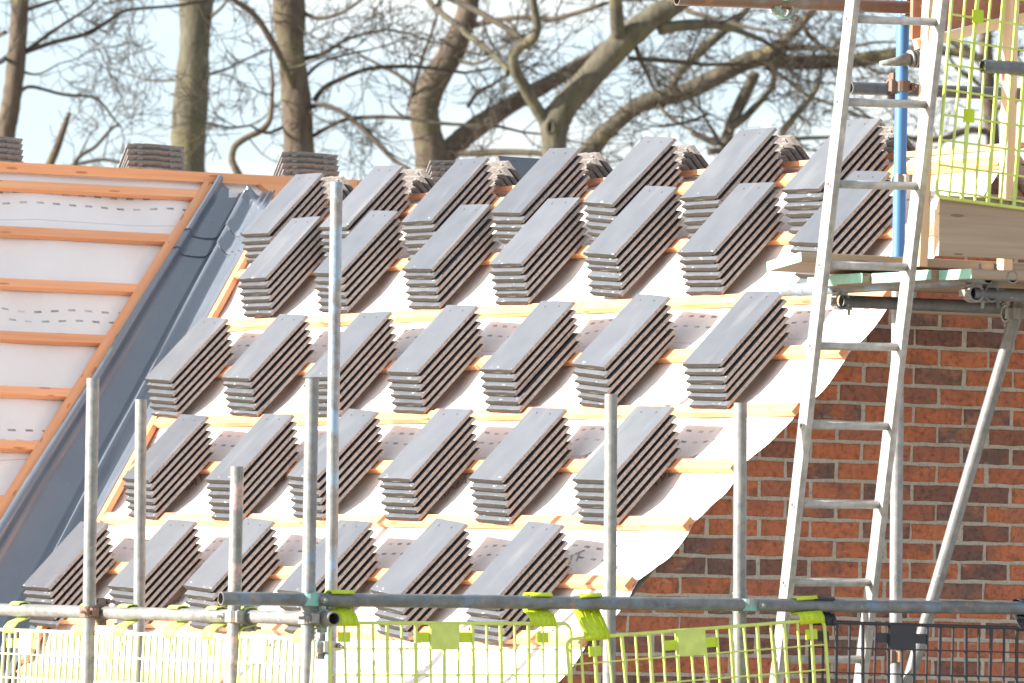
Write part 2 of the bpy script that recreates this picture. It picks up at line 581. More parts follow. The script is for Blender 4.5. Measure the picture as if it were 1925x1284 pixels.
# ------------------------------------------------------------------ the roof planes
PITCH = math.radians(47.073)
cP, sP = math.cos(PITCH), math.sin(PITCH)
X1 = Vector((1, 0, 0)); Y1 = Vector((0, 1, 0)); Z1 = Vector((0, 0, 1))
UP = Vector((0, cP, sP))            # up the front slope
NR = Vector((0, -sP, cP))           # its normal
P_M = Vector((0, 0.281, 0.692))     # membrane plane, v = 0
UPB = Vector((0, -cP, sP)); NB = Vector((0, sP, cP))   # back slope
RIDGE_Y, RIDGE_Z = 0.257, 0.667
def RP(x, v, h=0.0):                # point on the front slope
    return P_M + X1 * x + UP * v + NR * h
V_L = Vector((-6.106, -0.587, -0.205))   # batten-top plane of the side slope
mL = 1.15
UL = Vector((-1, 0, mL)).normalized(); NL = Vector((mL, 0, 1)).normalized()
UF = Vector((1, 0, mL)).normalized(); NF = Vector((-mL, 0, 1)).normalized()
def LP(y, s, h=0.0):                # point on the side slope, h above its batten tops
    return Vector((V_L.x, y, V_L.z)) + UL * s + NL * h
XL_RIDGE = LP(0, 1.40).x

def lerp_table(tab, t):
    if t >= tab[0][0]: return tab[0][1]
    for (a, x), (b, y) in zip(tab, tab[1:]):
        if t >= b:
            k = (t - a) / (b - a)
            k = k * k * (3 - 2 * k)
            return x + (y - x) * k
    return tab[-1][1]

def valley_x(v):                    # gutter's edge on the front slope
    return -6.279 + (-0.455 - v) * 0.596
def valley_y(s):                    # gutter's edge on the side slope
    return 0.107 + (s - 1.338) * 0.772

# ------------------------------------------------------------------ ground
g = MB()
N = 24
for i in range(N + 1):
    for j in range(N + 1):
        x = -900 + 1800 * i / N; y = -900 + 1800 * j / N
        g.v.append((x, y, -6.2))
for i in range(N):
    for j in range(N):
        a = i * (N + 1) + j
        g.f.append((a, a + N + 1, a + N + 2, a + 1)); g.mi.append(0); g.sm.append(False)
tag(g.build('ground', 'ground'), kind='structure')

# ------------------------------------------------------------------ the house
HOUSE = thing('house', (-3.0, -0.3, -6.2), 'unfinished brick house with two battened roof slopes, valley gutter and white underlay', 'house')

BATTEN_V = [-0.100, -0.462, -0.812, -1.125, -1.438, -1.738, -2.046, -2.358, -2.662, -2.972]
BATTEN_END = [0.13, 0.12, 0.11, 0.145, 0.165, 0.065, 0.075, 0.022, 0.035, 0.03]
VERGE = [(0.2, 0.10), (-0.4, 0.10), (-0.896, 0.113), (-1.118, 0.128), (-1.226, 0.116), (-1.385, 0.132), (-1.47, 0.122), (-1.582, 0.088), (-1.701, 0.068), (-1.766, 0.068), (-1.865, 0.080), (-1.949, 0.060), (-2.025, 0.066), (-2.104, 0.070), (-2.215, 0.060), (-2.272, 0.034), (-2.342, 0.024), (-2.411, 0.022), (-2.853, 0.035), (-3.4, 0.03)]

def sag(x, v):
    """membrane hangs between battens (v) and rafters (x)"""
    lo = max([b for b in BATTEN_V if b <= v + 1e-6], default=-3.28)
    hi = min([b for b in BATTEN_V if b > v + 1e-6], default=0.1)
    f = (v - lo) / max(1e-6, hi - lo)
    w = math.sin(math.pi * min(1, max(0, f)))
    r = 0.5 - 0.5 * math.cos(2 * math.pi * (x + 0.17) / 0.6)
    a = 0.004 * math.sin(5.1 * x + 3.0 * v) + 0.003 * math.sin(11.3 * x - 7.0 * v)
    return -w * (0.006 + 0.016 * r) + w * a - 0.001

# front-slope underlay
um = MB(); um.uv = []
NU, NV = 170, 130
v_hi, v_lo = -0.036, -3.15
for j in range(NV + 1):
    v = v_hi + (v_lo - v_hi) * j / NV
    xl = valley_x(v) - 0.12 if v < 0.3 else -6.9
    xl = max(xl, -6.95)
    xr = lerp_table(VERGE, v)
    for i in range(NU + 1):
        t = i / NU
        x = xl + (xr - xl) * t
        h = sag(x, v)
        over = max(0.0, x + 0.03)
        h -= over * over * (0.3 + 0.15 * math.sin(v * 9.0))
        p = RP(x, v, h)
        um.v.append(tuple(p)); um.uv.append((x + 20, v + 1.03 + 6.4))
for j in range(NV):
    for i in range(NU):
        a = j * (NU + 1) + i
        um.f.append((a, a + NU + 1, a + NU + 2, a + 1)); um.mi.append(0); um.sm.append(True)
UND_R = um.build('roof_underlay', 'underlay', HOUSE)
UND_R['label'] = 'white printed underlay of the front slope'

# side-slope underlay
def side_underlay(y0f, y1f, s0, s1, nu, nv):
    m = MB(); m.uv = []
    for j in range(nv + 1):
        s = s0 + (s1 - s0) * j / nv
        ya, yb = y0f(s), y1f(s)
        for i in range(nu + 1):
            y = ya + (yb - ya) * i / nu
            f = ((s - 0.328) / 0.339) % 1.0
            w = math.sin(math.pi * f)
            h = -0.026 - w * (0.006 + 0.012 * (0.5 - 0.5 * math.cos(2 * math.pi * (y + 0.1) / 0.6)) + 0.005 * math.sin(7 * y + 3 * s) + 0.004 * math.sin(17 * y))
            m.v.append(tuple(LP(y, s, h))); m.uv.append((y + 20, (s - 0.501) * 0.64 / 0.76 + 0.130 + 6.4))
    for j in range(nv):
        for i in range(nu):
            a = j * (nu + 1) + i
            m.f.append((a, a + 1, a + nu + 2, a + nu + 1)); m.mi.append(0); m.sm.append(True)
    return m
UND_L = side_underlay(lambda s: -3.2, lambda s: valley_y(s) + 0.10, -2.0, 1.39, 90, 110).build('roof_underlay', 'underlay', HOUSE)
UND_L['label'] = 'shaded underlay of the side slope'
UND_T = side_underlay(lambda s: valley_y(s) + 0.101, lambda s: 4.5, 1.10, 1.39, 60, 12).build('roof_underlay', 'underlay', HOUSE)
# back slope and far slope underlay
bm_ = MB(); bm_.uv = []
for j in range(2):
    for i in range(2):
        x = (-6.9, 0.1)[i]; d = (0.0, 3.2)[j]
        bm_.v.append((x, RIDGE_Y + 0.004 + d * cP, RIDGE_Z - d * sP)); bm_.uv.append((x + 20, d))
bm_.f.append((0, 1, 3, 2)); bm_.mi.append(0); bm_.sm.append(False)
bm_.build('roof_underlay', 'underlay', HOUSE)
fm_ = MB(); fm_.uv = []
rz = LP(0, 1.40).z
for j in range(2):
    for i in range(2):
        y = (-3.2, 4.5)[i]; d = (0.0, 3.0)[j]
        fm_.v.append((XL_RIDGE - 0.004 - d * 0.656, y, rz - 0.03 - d * 0.755)); fm_.uv.append((y + 20, d))
fm_.f.append((0, 2, 3, 1)); fm_.mi.append(0); fm_.sm.append(False)
fm_.build('roof_underlay', 'underlay', HOUSE)

def batten(p0, p1, nrm, w, h, parent, name='batten', mat='batten', jit=0.0015, cut0=0.0, cut1=0.0):
    """sawn batten lying from p0 to p1 (centre line of its underside); nrm = up; cuts skew the ends"""
    p0, p1, nrm = Vector(p0), Vector(p1), Vector(nrm)
    ex = (p1 - p0).normalized()
    ey = nrm.cross(ex).normalized()
    L = (p1 - p0).length
    m = MB()
    nseg = max(1, int(L / 0.9))
    for i in range(nseg + 1):
        x = L * i / nseg
        dy = random.uniform(-jit, jit); dz = random.uniform(-jit, jit) * 0.6
        for (a, b) in ((-w / 2, 0), (w / 2, 0), (w / 2, h), (-w / 2, h)):
            xx = x
            if i == 0: xx = x + cut0 * a
            if i == nseg: xx = x + cut1 * a
            m.v.append((xx, a + dy, b + dz))
    for i in range(nseg):
        for k in range(4):
            a, b = i * 4 + k, i * 4 + (k + 1) % 4
            m.f.append((a, b, b + 4, a + 4)); m.mi.append(0); m.sm.append(False)
    m.f += [(3, 2, 1, 0), tuple(nseg * 4 + k for k in range(4))]
    m.mi += [0, 0]; m.sm += [False, False]
    return m.build(name, mat, parent, frame(p0, ex, ey, nrm))

for v, xe in zip(BATTEN_V, BATTEN_END):
    vc = v - 0.025
    xs = valley_x(vc) + 0.055 if vc < -0.15 else -6.35
    cuts = [xs]
    x = xs
    while True:
        x += random.uniform(2.2, 3.9)
        if x > xe - 0.9: break
        cuts.append(x)
    cuts.append(xe)
    for a, b in zip(cuts, cuts[1:]):
        dv = random.uniform(-0.006, 0.006)
        batten(RP(a, vc + dv, 0.0012), RP(b - 0.002, vc + random.uniform(-0.006, 0.006), 0.0012), NR, 0.050, 0.025, UND_R, cut0=0.5 if a == xs else 0.0)
# battens on the back slope near the ridge, and the ridge batten itself
batten((-6.25, RIDGE_Y + 0.006, RIDGE_Z + 0.003), (0.14, RIDGE_Y + 0.006, RIDGE_Z + 0.003), Z1, 0.030, 0.022, UND_R, 'ridge_batten')
batten((-6.2, RIDGE_Y + 0.10, RIDGE_Z - 0.094), (0.13, RIDGE_Y + 0.10, RIDGE_Z - 0.094), NB, 0.05, 0.025, UND_R)
# valley battens on both sides of the gutter
v0, v1 = -0.10, -2.95
batten(RP(valley_x(v0) + 0.030, v0, 0.001), RP(valley_x(v1) + 0.030, v1, 0.001), NR, 0.046, 0.026, UND_R, 'valley_batten')
SIDE_S = [1.306, 1.002, 0.664, 0.326, -0.017, -0.353, -0.688, -1.022, -1.36, -1.70]
batten(LP(valley_y(1.36) + 0.026, 1.36, -0.024), LP(valley_y(-1.9) + 0.026, -1.9, -0.024), NL, 0.046, 0.026, UND_L, 'valley_batten')
for s in SIDE_S:
    sc = s - 0.027
    ye = valley_y(sc) + 0.0
    sp = -3.2 + random.uniform(0.3, 1.2)
    jt = random.uniform(-0.004, 0.004)
    batten(LP(-3.2, sc + jt, -0.0245), LP(sp, sc + jt, -0.0245), NL, 0.052, 0.025, UND_L)
    batten(LP(sp + 0.002, sc + jt, -0.0245), LP(ye, sc, -0.0245), NL, 0.052, 0.025, UND_L, cut1=0.77)
# ridge board of the side roof, and battens of its slope beyond the other roof
batten((XL_RIDGE, -3.2, rz - 0.030), (XL_RIDGE, 0.95, rz - 0.030), Z1, 0.036, 0.048, UND_L, 'ridge_batten')
batten((XL_RIDGE, 0.952, rz - 0.030), (XL_RIDGE, 4.4, rz - 0.030), Z1, 0.036, 0.048, UND_L, 'ridge_batten')
batten(LP(0.45, 1.330, -0.0235), LP(2.6, 1.330, -0.0235), NL, 0.078, 0.025, UND_T, cut0=-0.75)

# valley gutter: overlapping lengths of grey GRP trough with a raised centre roll
def valley_pts(z):
    s = (z - V_L.z) / UL.z
    L = LP(valley_y(s) + 0.052, s)
    k = (z - 0.376) / (0.376 + 0.785)
    R = Vector((-6.279 - 0.945 * k + 0.004, -0.047 + 1.080 * k, z))
    cx = V_L.x - (z - V_L.z + 0.035) / mL
    cy = 0.281 + (z - 0.692 + 0.01) / math.tan(PITCH)
    return L, Vector((cx, cy, z - 0.012)), R
PROFILE = [('L', 0.00, -0.004), ('L', 0.005, 0.010), ('L', 0.03, 0.022), ('L', 0.12, 0.024), ('L', 0.16, 0.018), ('L', 0.19, -0.006), ('L', 0.22, -0.022), ('L', 0.33, -0.026), ('L', 0.50, -0.028), ('L', 0.68, -0.022), ('L', 0.76, -0.010), ('L', 0.86, 0.022), ('L', 0.94, 0.052),
           ('R', 0.0, 0.068), ('R', 0.04, 0.072), ('R', 0.09, 0.066), ('R', 0.17, 0.036), ('R', 0.26, 0.002), ('R', 0.32, -0.012), ('R', 0.46, -0.013), ('R', 0.50, 0.002), ('R', 0.57, 0.002), ('R', 0.61, -0.013), ('R', 0.70, -0.013), ('R', 0.74, 0.001), ('R', 0.81, 0.001), ('R', 0.85, -0.012), ('R', 0.93, -0.010), ('R', 1.0, 0.004)]
def gutter(z0, z1, lift, name='gutter_length', ragged=False):
    m = MB()
    nz_ = max(2, int(abs(z0 - z1) / 0.06))
    for layer in (0, 1):
        for j in range(nz_ + 1):
            z = z0 + (z1 - z0) * j / nz_
            for (sd, a, h) in PROFILE:
                zz = z
                if ragged and j == 0:
                    zz = z + (random.uniform(-0.006, 0.003) - 0.07 - 0.12 * a if sd == 'R' else -0.07 * a)
                L, Cc, R = valley_pts(zz)
                nrm = (NL + NR).normalized()
                p = L.lerp(Cc, a) if sd == 'L' else Cc.lerp(R, a)
                nn = NL.lerp(nrm, a) if sd == 'L' else nrm.lerp(NR, a)
                p = p + nn.normalized() * (h + lift - 0.0035 * layer) + Vector((0, 0, 0.004 * math.sin(z * 7)))
                m.v.append(tuple(p))
    K = len(PROFILE); off = (nz_ + 1) * K
    for j in range(nz_):
        for k in range(K - 1):
            a = j * K + k
            m.f.append((a, a + K, a + K + 1, a + 1)); m.mi.append(0); m.sm.append(True)
            b = a + off
            m.f.append((b, b + 1, b + K + 1, b + K)); m.mi.append(0); m.sm.append(True)
    # open ends and long edges as separate thin strips, so the sheet itself shades smoothly
    for j in (0, nz_):
        for k in range(K - 1):
            a = j * K + k
            m.add([m.v[i] for i in (a, a + 1, a + off + 1, a + off)], [(0, 1, 2, 3)])
    for k in (0, K - 1):
        for j in range(nz_):
            a = j * K + k
            m.add([m.v[i] for i in (a, a + K, a + K + off, a + off)], [(0, 1, 2, 3)])
    return m
GUT = gutter(0.52, -1.95, 0.0).build('valley_gutter', 'gutter', HOUSE)
GUT['label'] = 'grey-blue glossy valley gutter between the two slopes'
gutter(0.60, 0.470, 0.007).build('gutter_length', 'gutter', GUT)
gutter(0.84, 0.560, 0.014, ragged=True).build('gutter_length', 'gutter', GUT)

# ---- printed lettering lying on the front underlay, running diagonally
def lettering(text, x, v, ang, size):
    cu = bpy.data.curves.new('t', 'FONT')
    cu.body = text; cu.size = size; cu.resolution_u = 2
    to = bpy.data.objects.new('t', cu); COL.objects.link(to)
    bpy.context.view_layer.update()
    me = bpy.data.meshes.new_from_object(to.evaluated_get(bpy.context.evaluated_depsgraph_get()))
    bpy.data.objects.remove(to); bpy.data.curves.remove(cu)
    bm = bmesh.new(); bm.from_mesh(me)
    bmesh.ops.triangulate(bm, faces=bm.faces)
    bmesh.ops.subdivide_edges(bm, edges=[e for e in bm.edges if e.calc_length() > 0.05], cuts=2)
    ca, sa = math.cos(ang), math.sin(ang)
    for q in bm.verts:
        xx = x + q.co.x * ca - q.co.y * sa
        vv = v + q.co.x * sa + q.co.y * ca
        q.co = RP(xx, vv, sag(xx, vv) + 0.003)
    bm.to_mesh(me); bm.free()
    me.materials.clear(); me.materials.append(MAT['print'])
    obj('printed_lettering', me, UND_R)
for (x, v) in [(-5.75, -1.36), (-5.0, -1.38), (-4.25, -1.36), (-2.55, -0.74), (-1.75, -0.76), (-4.9, -1.98), (-4.0, -1.97), (-2.3, -1.98), (-1.6, -1.97), (-0.72, -1.98), (-0.98, -2.50), (-3.9, -2.62), (-2.7, -2.9), (-1.6, -2.92), (-0.35, -0.72), (-3.3, -0.75), (-6.0, -0.72)]:
    lettering('PERMAVENT', x, v, math.radians(33), 0.085)

# ---- gable wall: recessed mortar bed with individual bricks
def rake_z(y, drop=0.055):
    zf = 0.692 + (y - 0.281) * math.tan(PITCH)
    zb = RIDGE_Z - (y - RIDGE_Y) * math.tan(PITCH)
    return min(zf, zb) - drop
wm = MB()
yw0, yw1 = -1.86, 2.2
prof = [(yw0, -1.70), (yw0, rake_z(yw0)), (RIDGE_Y, rake_z(RIDGE_Y)), (yw1, rake_z(yw1)), (yw1, -1.70)]
nP = len(prof)
wm.add([(-0.007, y, z) for y, z in prof] + [(-0.102, y, z) for y, z in prof],
       [tuple(range(nP)), tuple(range(nP, 2 * nP))[::-1]] + [(i, i + nP, (i + 1) % nP + nP, (i + 1) % nP) for i in range(nP)])
WALL = wm.build('gable_wall', 'mortar', HOUSE)
WALL['label'] = 'red and purple-brown facing brick gable wall'
fw = MB()
prof = [(0.955, -1.70), (0.955, rake_z(0.955) - 0.002), (yw1, rake_z(yw1) - 0.002), (yw1, -1.70)]
fw.add([(-0.001, y, z) for y, z in prof] + [(-0.090, y, z) for y, z in prof],
       [(0, 1, 2, 3), (7, 6, 5, 4)] + [(i, i + 4, (i + 1) % 4 + 4, (i + 1) % 4) for i in range(4)])
fw.build('wall_end', 'farbrick', HOUSE)
# lower storey walls (below the picture)
lw = MB()
lw.abox((-0.102, -1.86, -6.2), (-0.001, 2.2, -1.702))
lw.abox((-9.6, -1.86, -6.2), (-0.103, -1.76, -1.75))
lw.abox((-9.6, 2.1, -6.2), (-0.103, 2.2, -1.5))
lw.abox((-9.7, -3.0, -6.2), (-9.601, 4.3, -1.2))
lw.abox((-5.0, -3.0, -6.2), (-4.9, -1.861, -1.8))
lw.build('lower_wall', 'farbrick', HOUSE)

def brick_mesh(w, h, seed):
    rd = random.Random(seed)
    m = MB()
    pts = []
    for k in range(5): pts.append((-w / 2 + w * k / 4, -h / 2))
    pts.append((w / 2, 0))
    for k in range(5): pts.append((w / 2 - w * k / 4, h / 2))
    pts.append((-w / 2, 0))
    j = [(rd.uniform(-0.0022, 0.0022), rd.uniform(-0.0022, 0.0022)) for _ in pts]
    n_ = len(pts)
    cols = [(-0.098, 1.0, 0), (-0.0035, 1.0, 1), (0.0, 0.0, 1)]
    for x, full, jj in cols:
        for (y, z), (a, b) in zip(pts, j):
            if full: q = (x, y + a * jj, z + b * jj)
            else: q = (x + rd.uniform(-0.0012, 0.0008), y * (1 - 0.006 / w * 2) + a, z * (1 - 0.006 / h) + b)
            m.v.append(q)
    for r in range(2):
        for k in range(n_):
            k2 = (k + 1) % n_
            m.f.append((r * n_ + k, r * n_ + k2, (r + 1) * n_ + k2, (r + 1) * n_ + k)); m.mi.append(0); m.sm.append(False)
    m.f.append(tuple(2 * n_ + k for k in range(n_))); m.mi.append(0); m.sm.append(False)
    return m.mesh('brick', ['brick'])
BRICKS = [brick_mesh(0.2095, 0.0608, 100 + k) for k in range(8)]
for jc in range(-9, 22):
    zc = -0.075 * jc
    for i in range(-18, 20):
        if (i + jc) % 2: continue
        yc = (i + 1) * 0.1125
        if yc - 0.1 < yw0 + 0.02 or yc > 0.95: continue
        top = zc + 0.0325
        if min(rake_z(yc - 0.107), rake_z(yc + 0.107)) > top + 0.004:
            me = random.choice(BRICKS)
        elif max(rake_z(yc - 0.107), rake_z(yc + 0.107), rake_z(min(max(RIDGE_Y, yc - 0.107), yc + 0.107))) < zc - 0.02:
            continue
        else:
            bm = bmesh.new(); bm.from_mesh(random.choice(BRICKS))
            for (py, pz, ny, nz2) in ((0.281, 0.692 - 0.055, -sP, cP), (RIDGE_Y, RIDGE_Z - 0.055, sP, cP)):
                geom = bm.verts[:] + bm.edges[:] + bm.faces[:]
                r_ = bmesh.ops.bisect_plane(bm, geom=geom, plane_co=(0, py - yc, pz - zc), plane_no=(0, ny, nz2), clear_outer=True)
                ed = [e for e in r_['geom_cut'] if isinstance(e, bmesh.types.BMEdge)]
                if ed: bmesh.ops.holes_fill(bm, edges=ed)
            if len(bm.verts) < 4 or len(bm.faces) < 4:
                bm.free(); continue
            me = bpy.data.meshes.new('brick'); bm.to_mesh(me); bm.free()
            if not me.materials: me.materials.append(MAT['brick'])
        rot = Matrix.Rotation(random.uniform(-0.006, 0.006), 4, 'X')
        obj('brick', me, WALL, Matrix.Translation((random.uniform(-0.0025, 0.0005), yc + random.uniform(-0.004, 0.004), zc + random.uniform(-0.0015, 0.0015))) @ rot)

# ------------------------------------------------------------------ roof tiles
TW, TL, TT = 0.298, 0.400, 0.0172
def tile_mesh(seed, wavy=False):
    rd = random.Random(seed)
    top = [(-TW + TW * k / 5, TT) for k in range(6)]
    right = [(0.0005, 0.0035), (-0.006, 0.0020)]
    bot = [(-0.012 - (TW - 0.03) * k / 4, 0.0) for k in range(5)]
    left = [(-TW - 0.012, 0.0055), (-TW - 0.016, 0.0095)]
    loop = top + right + bot + left
    if wavy:
        top = [(-TW, TT - 0.004), (-TW + 0.03, TT - 0.004), (-TW + 0.045, TT), (-0.185, TT), (-0.17, TT + 0.004), (-0.10, TT + 0.004), (-0.085, TT), (-0.04, TT), (-0.03, TT - 0.004), (0, TT - 0.004)]
        top = [(x, z - 0.0045) for x, z in top]
        right = [(0.0, 0.004)]
        bot = [(-0.03, 0.002), (-0.05, 0.006), (-0.085, 0.002), (-0.10, 0.007), (-0.17, 0.007), (-0.185, 0.001), (-TW + 0.06, 0.001), (-TW + 0.045, -0.005), (-TW + 0.012, -0.005)]
        left = [(-TW - 0.008, 0.006)]
        loop = top + right + bot + left
    n_ = len(loop); nt = len(top)
    m = MB()
    jx = [(rd.uniform(-0.0016, 0.0016), rd.uniform(-0.0006, 0.0006)) for _ in loop]
    hx = [rd.uniform(-0.0012, 0.0012) for _ in loop]
    ys = [0.0, -TL + 0.006, -TL]
    for r, y in enumerate(ys):
        for k, (x, z) in enumerate(loop):
            if r == 0: m.v.append((x, hx[k], z))
            elif r == 1: m.v.append((x, y, z))
            else: m.v.append((x * 0.997, y + jx[k][0] + (0.002 if z > 0.012 else 0.0), z * 0.97 + jx[k][1]))
    for r in range(2):
        for k in range(n_):
            k2 = (k + 1) % n_
            mi = 0 if (k < nt - 1) else 1
            m.f.append((r * n_ + k, (r + 1) * n_ + k, (r + 1) * n_ + k2, r * n_ + k2)); m.mi.append(mi); m.sm.append(False)
    m.f.append(tuple(range(n_))); m.mi.append(3); m.sm.append(False)
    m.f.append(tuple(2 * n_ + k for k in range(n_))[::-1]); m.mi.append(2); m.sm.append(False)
    if not wavy:
        # turned-down drip edge under the tail
        y0_, y1_ = -TL + 0.0010, -TL + 0.020
        zb = -0.0082
        pr_ = [(-TW - 0.010, 0.004), (-TW + 0.004, zb + 0.002), (-TW + 0.012, zb), (-0.040, zb), (-0.026, 0.0015)]
        fr_ = [(x, y0_ + rd.uniform(-0.0012, 0.0012), z + (rd.uniform(-0.0006, 0.0006) if z < 0 else 0)) for x, z in pr_]
        bk_ = [(x, y1_, z) for x, z in pr_]
        q = len(pr_)
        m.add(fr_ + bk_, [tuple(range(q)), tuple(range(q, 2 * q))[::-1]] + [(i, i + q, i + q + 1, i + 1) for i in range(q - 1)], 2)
    # hanging nibs under the head and two nail holes
    for xn in (-0.235, -0.065):
        m.abox((xn - 0.012, -0.022, -0.0075), (xn + 0.012, -0.008, 0.0012), 1)
    zt = TT + (0.0001 if wavy else 0.0005)
    for xh in (-0.215, -0.092):
        yh = -0.032 + rd.uniform(-0.003, 0.003)
        m.add([(xh + 0.0048 * math.cos(a), yh + 0.0048 * math.sin(a), zt) for a in [k * math.pi / 3 for k in range(6)]], [tuple(range(6))], 4)
    return m.mesh('roof_tile', ['tile', 'tile_edge', 'tile_end', 'tile_head', 'hole'])
TILES = [tile_mesh(k) for k in range(5)]
WTILES = [tile_mesh(50 + k, True) for k in range(3)]

NTH = ['first', 'second', 'third', 'fourth', 'fifth', 'sixth', 'seventh']
PITCHN, STEP = 0.0262, 0.0192

STEPS_7 = ['top', 'second', 'third', 'fourth', 'fifth', 'sixth', 'bottom']
def stack(origin, ex, up, nn, count, label_f, group, meshes=TILES, rot=0.0, step=STEP, jit=0.0022):
    """tiles piled on a slope; origin = head corner of the top tile's upper face"""
    origin = Vector(origin)
    for k in range(count):
        a = rot + random.uniform(-0.008, 0.008)
        u2 = up * math.cos(a) + ex * math.sin(a)
        e2 = ex * math.cos(a) - up * math.sin(a)
        p = origin - nn * (TT + PITCHN * k) - up * (step * k + random.uniform(-jit, jit)) + ex * (random.uniform(-jit, jit) + 0.0022 * k)
        if k and random.random() < 0.07:      # a slipped tile here and there
            p = p + ex * random.uniform(-0.016, 0.016) + up * random.uniform(-0.006, 0.012)
        o = obj('concrete_tile', random.choice(meshes), None, frame(p, e2, u2, nn))
        tag(o, label_f(STEPS_7[k] if k < count - 1 else 'bottom'), 'roof tile', group, 'thing')

ROWS = {1: [(-5.756, 0.0), (-4.935, -0.001), (-4.101, -0.001), (-3.253, 0.005), (-2.422, 0.009), (-1.588, 0.016), (-0.745, 0.01)], 2: [(-5.341, -0.311), (-4.545, -0.318), (-3.648, -0.322), (-2.828, -0.324), (-2.006, -0.309), (-1.176, -0.326), (-0.297, -0.318)], 3: [(-5.356, -0.969), (-4.528, -0.975), (-3.696, -0.979), (-2.897, -0.974), (-2.037, -0.979), (-1.235, -0.98), (-0.326, -0.98)], 4: [(-4.626, -1.604), (-3.76, -1.606), (-2.966, -1.598), (-2.101, -1.598), (-1.285, -1.61), (-0.414, -1.608)], 5: [(-4.675, -2.262), (-3.785, -2.248), (-3.03, -2.243), (-2.124, -2.24), (-1.283, -2.243), (-0.483, -2.244)]}
ROWNAME = {1: 'row along the ridge', 2: 'second row below the ridge', 3: 'middle row', 4: 'fourth row down', 5: 'lowest row'}
for r, lst in ROWS.items():
    for i, (x, v) in enumerate(lst):
        stack(RP(x, v, 0.180), X1, UP, NR, 6,
              lambda w, i=i, r=r: f'{w} grey tile in the {NTH[i]} stack from left, {ROWNAME[r]}',
              'grey roof tiles stacked on the front slope', rot=random.gauss(0.045, 0.03))
# stacks on the far side of the same ridge: their heads stand just behind the ridge row
for i, (x, v) in enumerate(ROWS[1]):
    o = Vector((x - 0.20 - TW, 0.364, 0.822))
    stack(o, -X1, UPB, NB, 5,
          lambda w, i=i: f'{w} brown-edged tile behind the {NTH[i]} ridge stack from left, far slope',
          'tile heads behind the ridge', meshes=WTILES, rot=random.uniform(-0.02, 0.02), step=0.0140)
# stacks standing behind the side roof's ridge
for i, (y, nm) in enumerate([(-0.755, 'cut off by the left picture edge'), (0.096, 'left of the second tree trunk foot'), (0.921, 'right of the valley gutter head'), (1.735, 'behind the third ridge stack')]):
    o = Vector((XL_RIDGE + 0.018, y - TW - 0.02, rz)) + NF * 0.205 + UF * 0.022
    stack(o, -Y1, UF, NF, 5, lambda w, nm=nm: f'{w} brown tile of the far stack {nm}',
          'far tile stacks behind the side ridge', meshes=WTILES, rot=random.uniform(-0.02, 0.02), step=0.0145)
stack(Vector((-6.948, 1.99, 1.020)), Y1, UL, NL, 5, lambda w: f'{w} slate tile of the stack facing us behind the ridge gap', 'slate tiles on the side slope', rot=0.01)

# ------------------------------------------------------------------ scaffold tubes
R_T = 0.02415
def tube_mesh(L, n=20, mats=('galv', 'bore')):
    m = MB()
    ri = R_T - 0.0042
    ring = lambda r, z: [(r * math.cos(2 * math.pi * k / n), r * math.sin(2 * math.pi * k / n), z) for k in range(n)]
    q = [(k, (k + 1) % n) for k in range(n)]
    nl = max(1, int(L / 0.5))
    zs = [L * i / nl for i in range(nl + 1)]
    vs = []
    for z in zs:
        b = random.uniform(-0.0006, 0.0006)
        vs += [(x + b, y - b, zz) for x, y, zz in ring(R_T, z)]
    m.add(vs, [(i * n + a, i * n + b, (i + 1) * n + b, (i + 1) * n + a) for i in range(nl) for a, b in q], 0, True)
    dp = min(0.35, L / 2 - 0.001)
    for z0, z1, s in ((0, dp, 1), (L, L - dp, -1)):
        m.add(ring(R_T, z0) + ring(ri, z0), [((a, b, b + n, a + n) if s < 0 else (a, a + n, b + n, b)) for a, b in q], 0, False)
        m.add(ring(ri, z0) + ring(ri, z1), [((a, b, b + n, a + n) if s < 0 else (a, a + n, b + n, b)) for a, b in q], 1, True)
        m.add(ring(ri, z1), [tuple(range(n)) if s > 0 else tuple(range(n))[::-1]], 1, False)
    return m.mesh('scaffold_tube', mats)

def tube(p0, p1, mat, label, group='scaffold tubes around the house', name='scaffold_tube'):
    p0, p1 = Vector(p0), Vector(p1)
    o = obj(name, tube_mesh((p1 - p0).length, mats=(mat, 'bore')), None, axis_frame(p0, p1))
    return tag(o, label, 'scaffold tube', group)

def pole(top, low, mat, label, ztop=None):
    """standard: through two points, carried on down to the ground"""
    top, low = Vector(top), Vector(low)
    d = (low - top) / (low.z - top.z)
    foot = top + d * (-6.2 - top.z)
    return tube(foot, top, mat, label, 'upright scaffold tubes')

T1a, T1b = Vector((-3.4, -3.149, -1.216)), Vector((1.141, -3.149, -1.190))
T2a, T2b = Vector((1.05, -3.545, -1.128)), Vector((1.05, 0.9, -1.096))
tube(T1a, T1b, 'galv', 'pale galvanised ledger tube with open end, carrying the left guards')
tube(T2a, T2b, 'galv_blue2', 'long dull blue-streaked tube across the brick gable carrying guards')
pole((-0.834, -3.204, -0.324), (-0.813, -3.204, -1.466), 'galv', 'leftmost tall galvanised upright beside the rusty coupler')
pole((0.442, -3.204, -0.659), (0.450, -3.204, -1.433), 'galv_red', 'shortest upright with pinkish traces, left of the tube end')
pole((1.035, -3.204, -0.353), (1.046, -3.204, -1.417), 'galv_blue3', 'corner upright with blue paint traces low down')
pole((-2.765, -2.120, -0.347), (-2.722, -2.120, -1.503), 'galv', 'slim pale upright second from the left')
pole((-1.252, -2.000, 0.486), (-1.206, -2.000, -1.462), 'galv_blue', 'tallest upright, white and blue flaking paint, in front of the stacks')
pole((0.458, -1.695, -0.351), (0.491, -1.695, -1.413), 'galv', 'upright standing before the right stack of the fourth row')
pole((0.995, -1.453, -0.381), (0.995, -1.432, -1.397), 'galv', 'upright in front of the gable verge, left of the ladder')
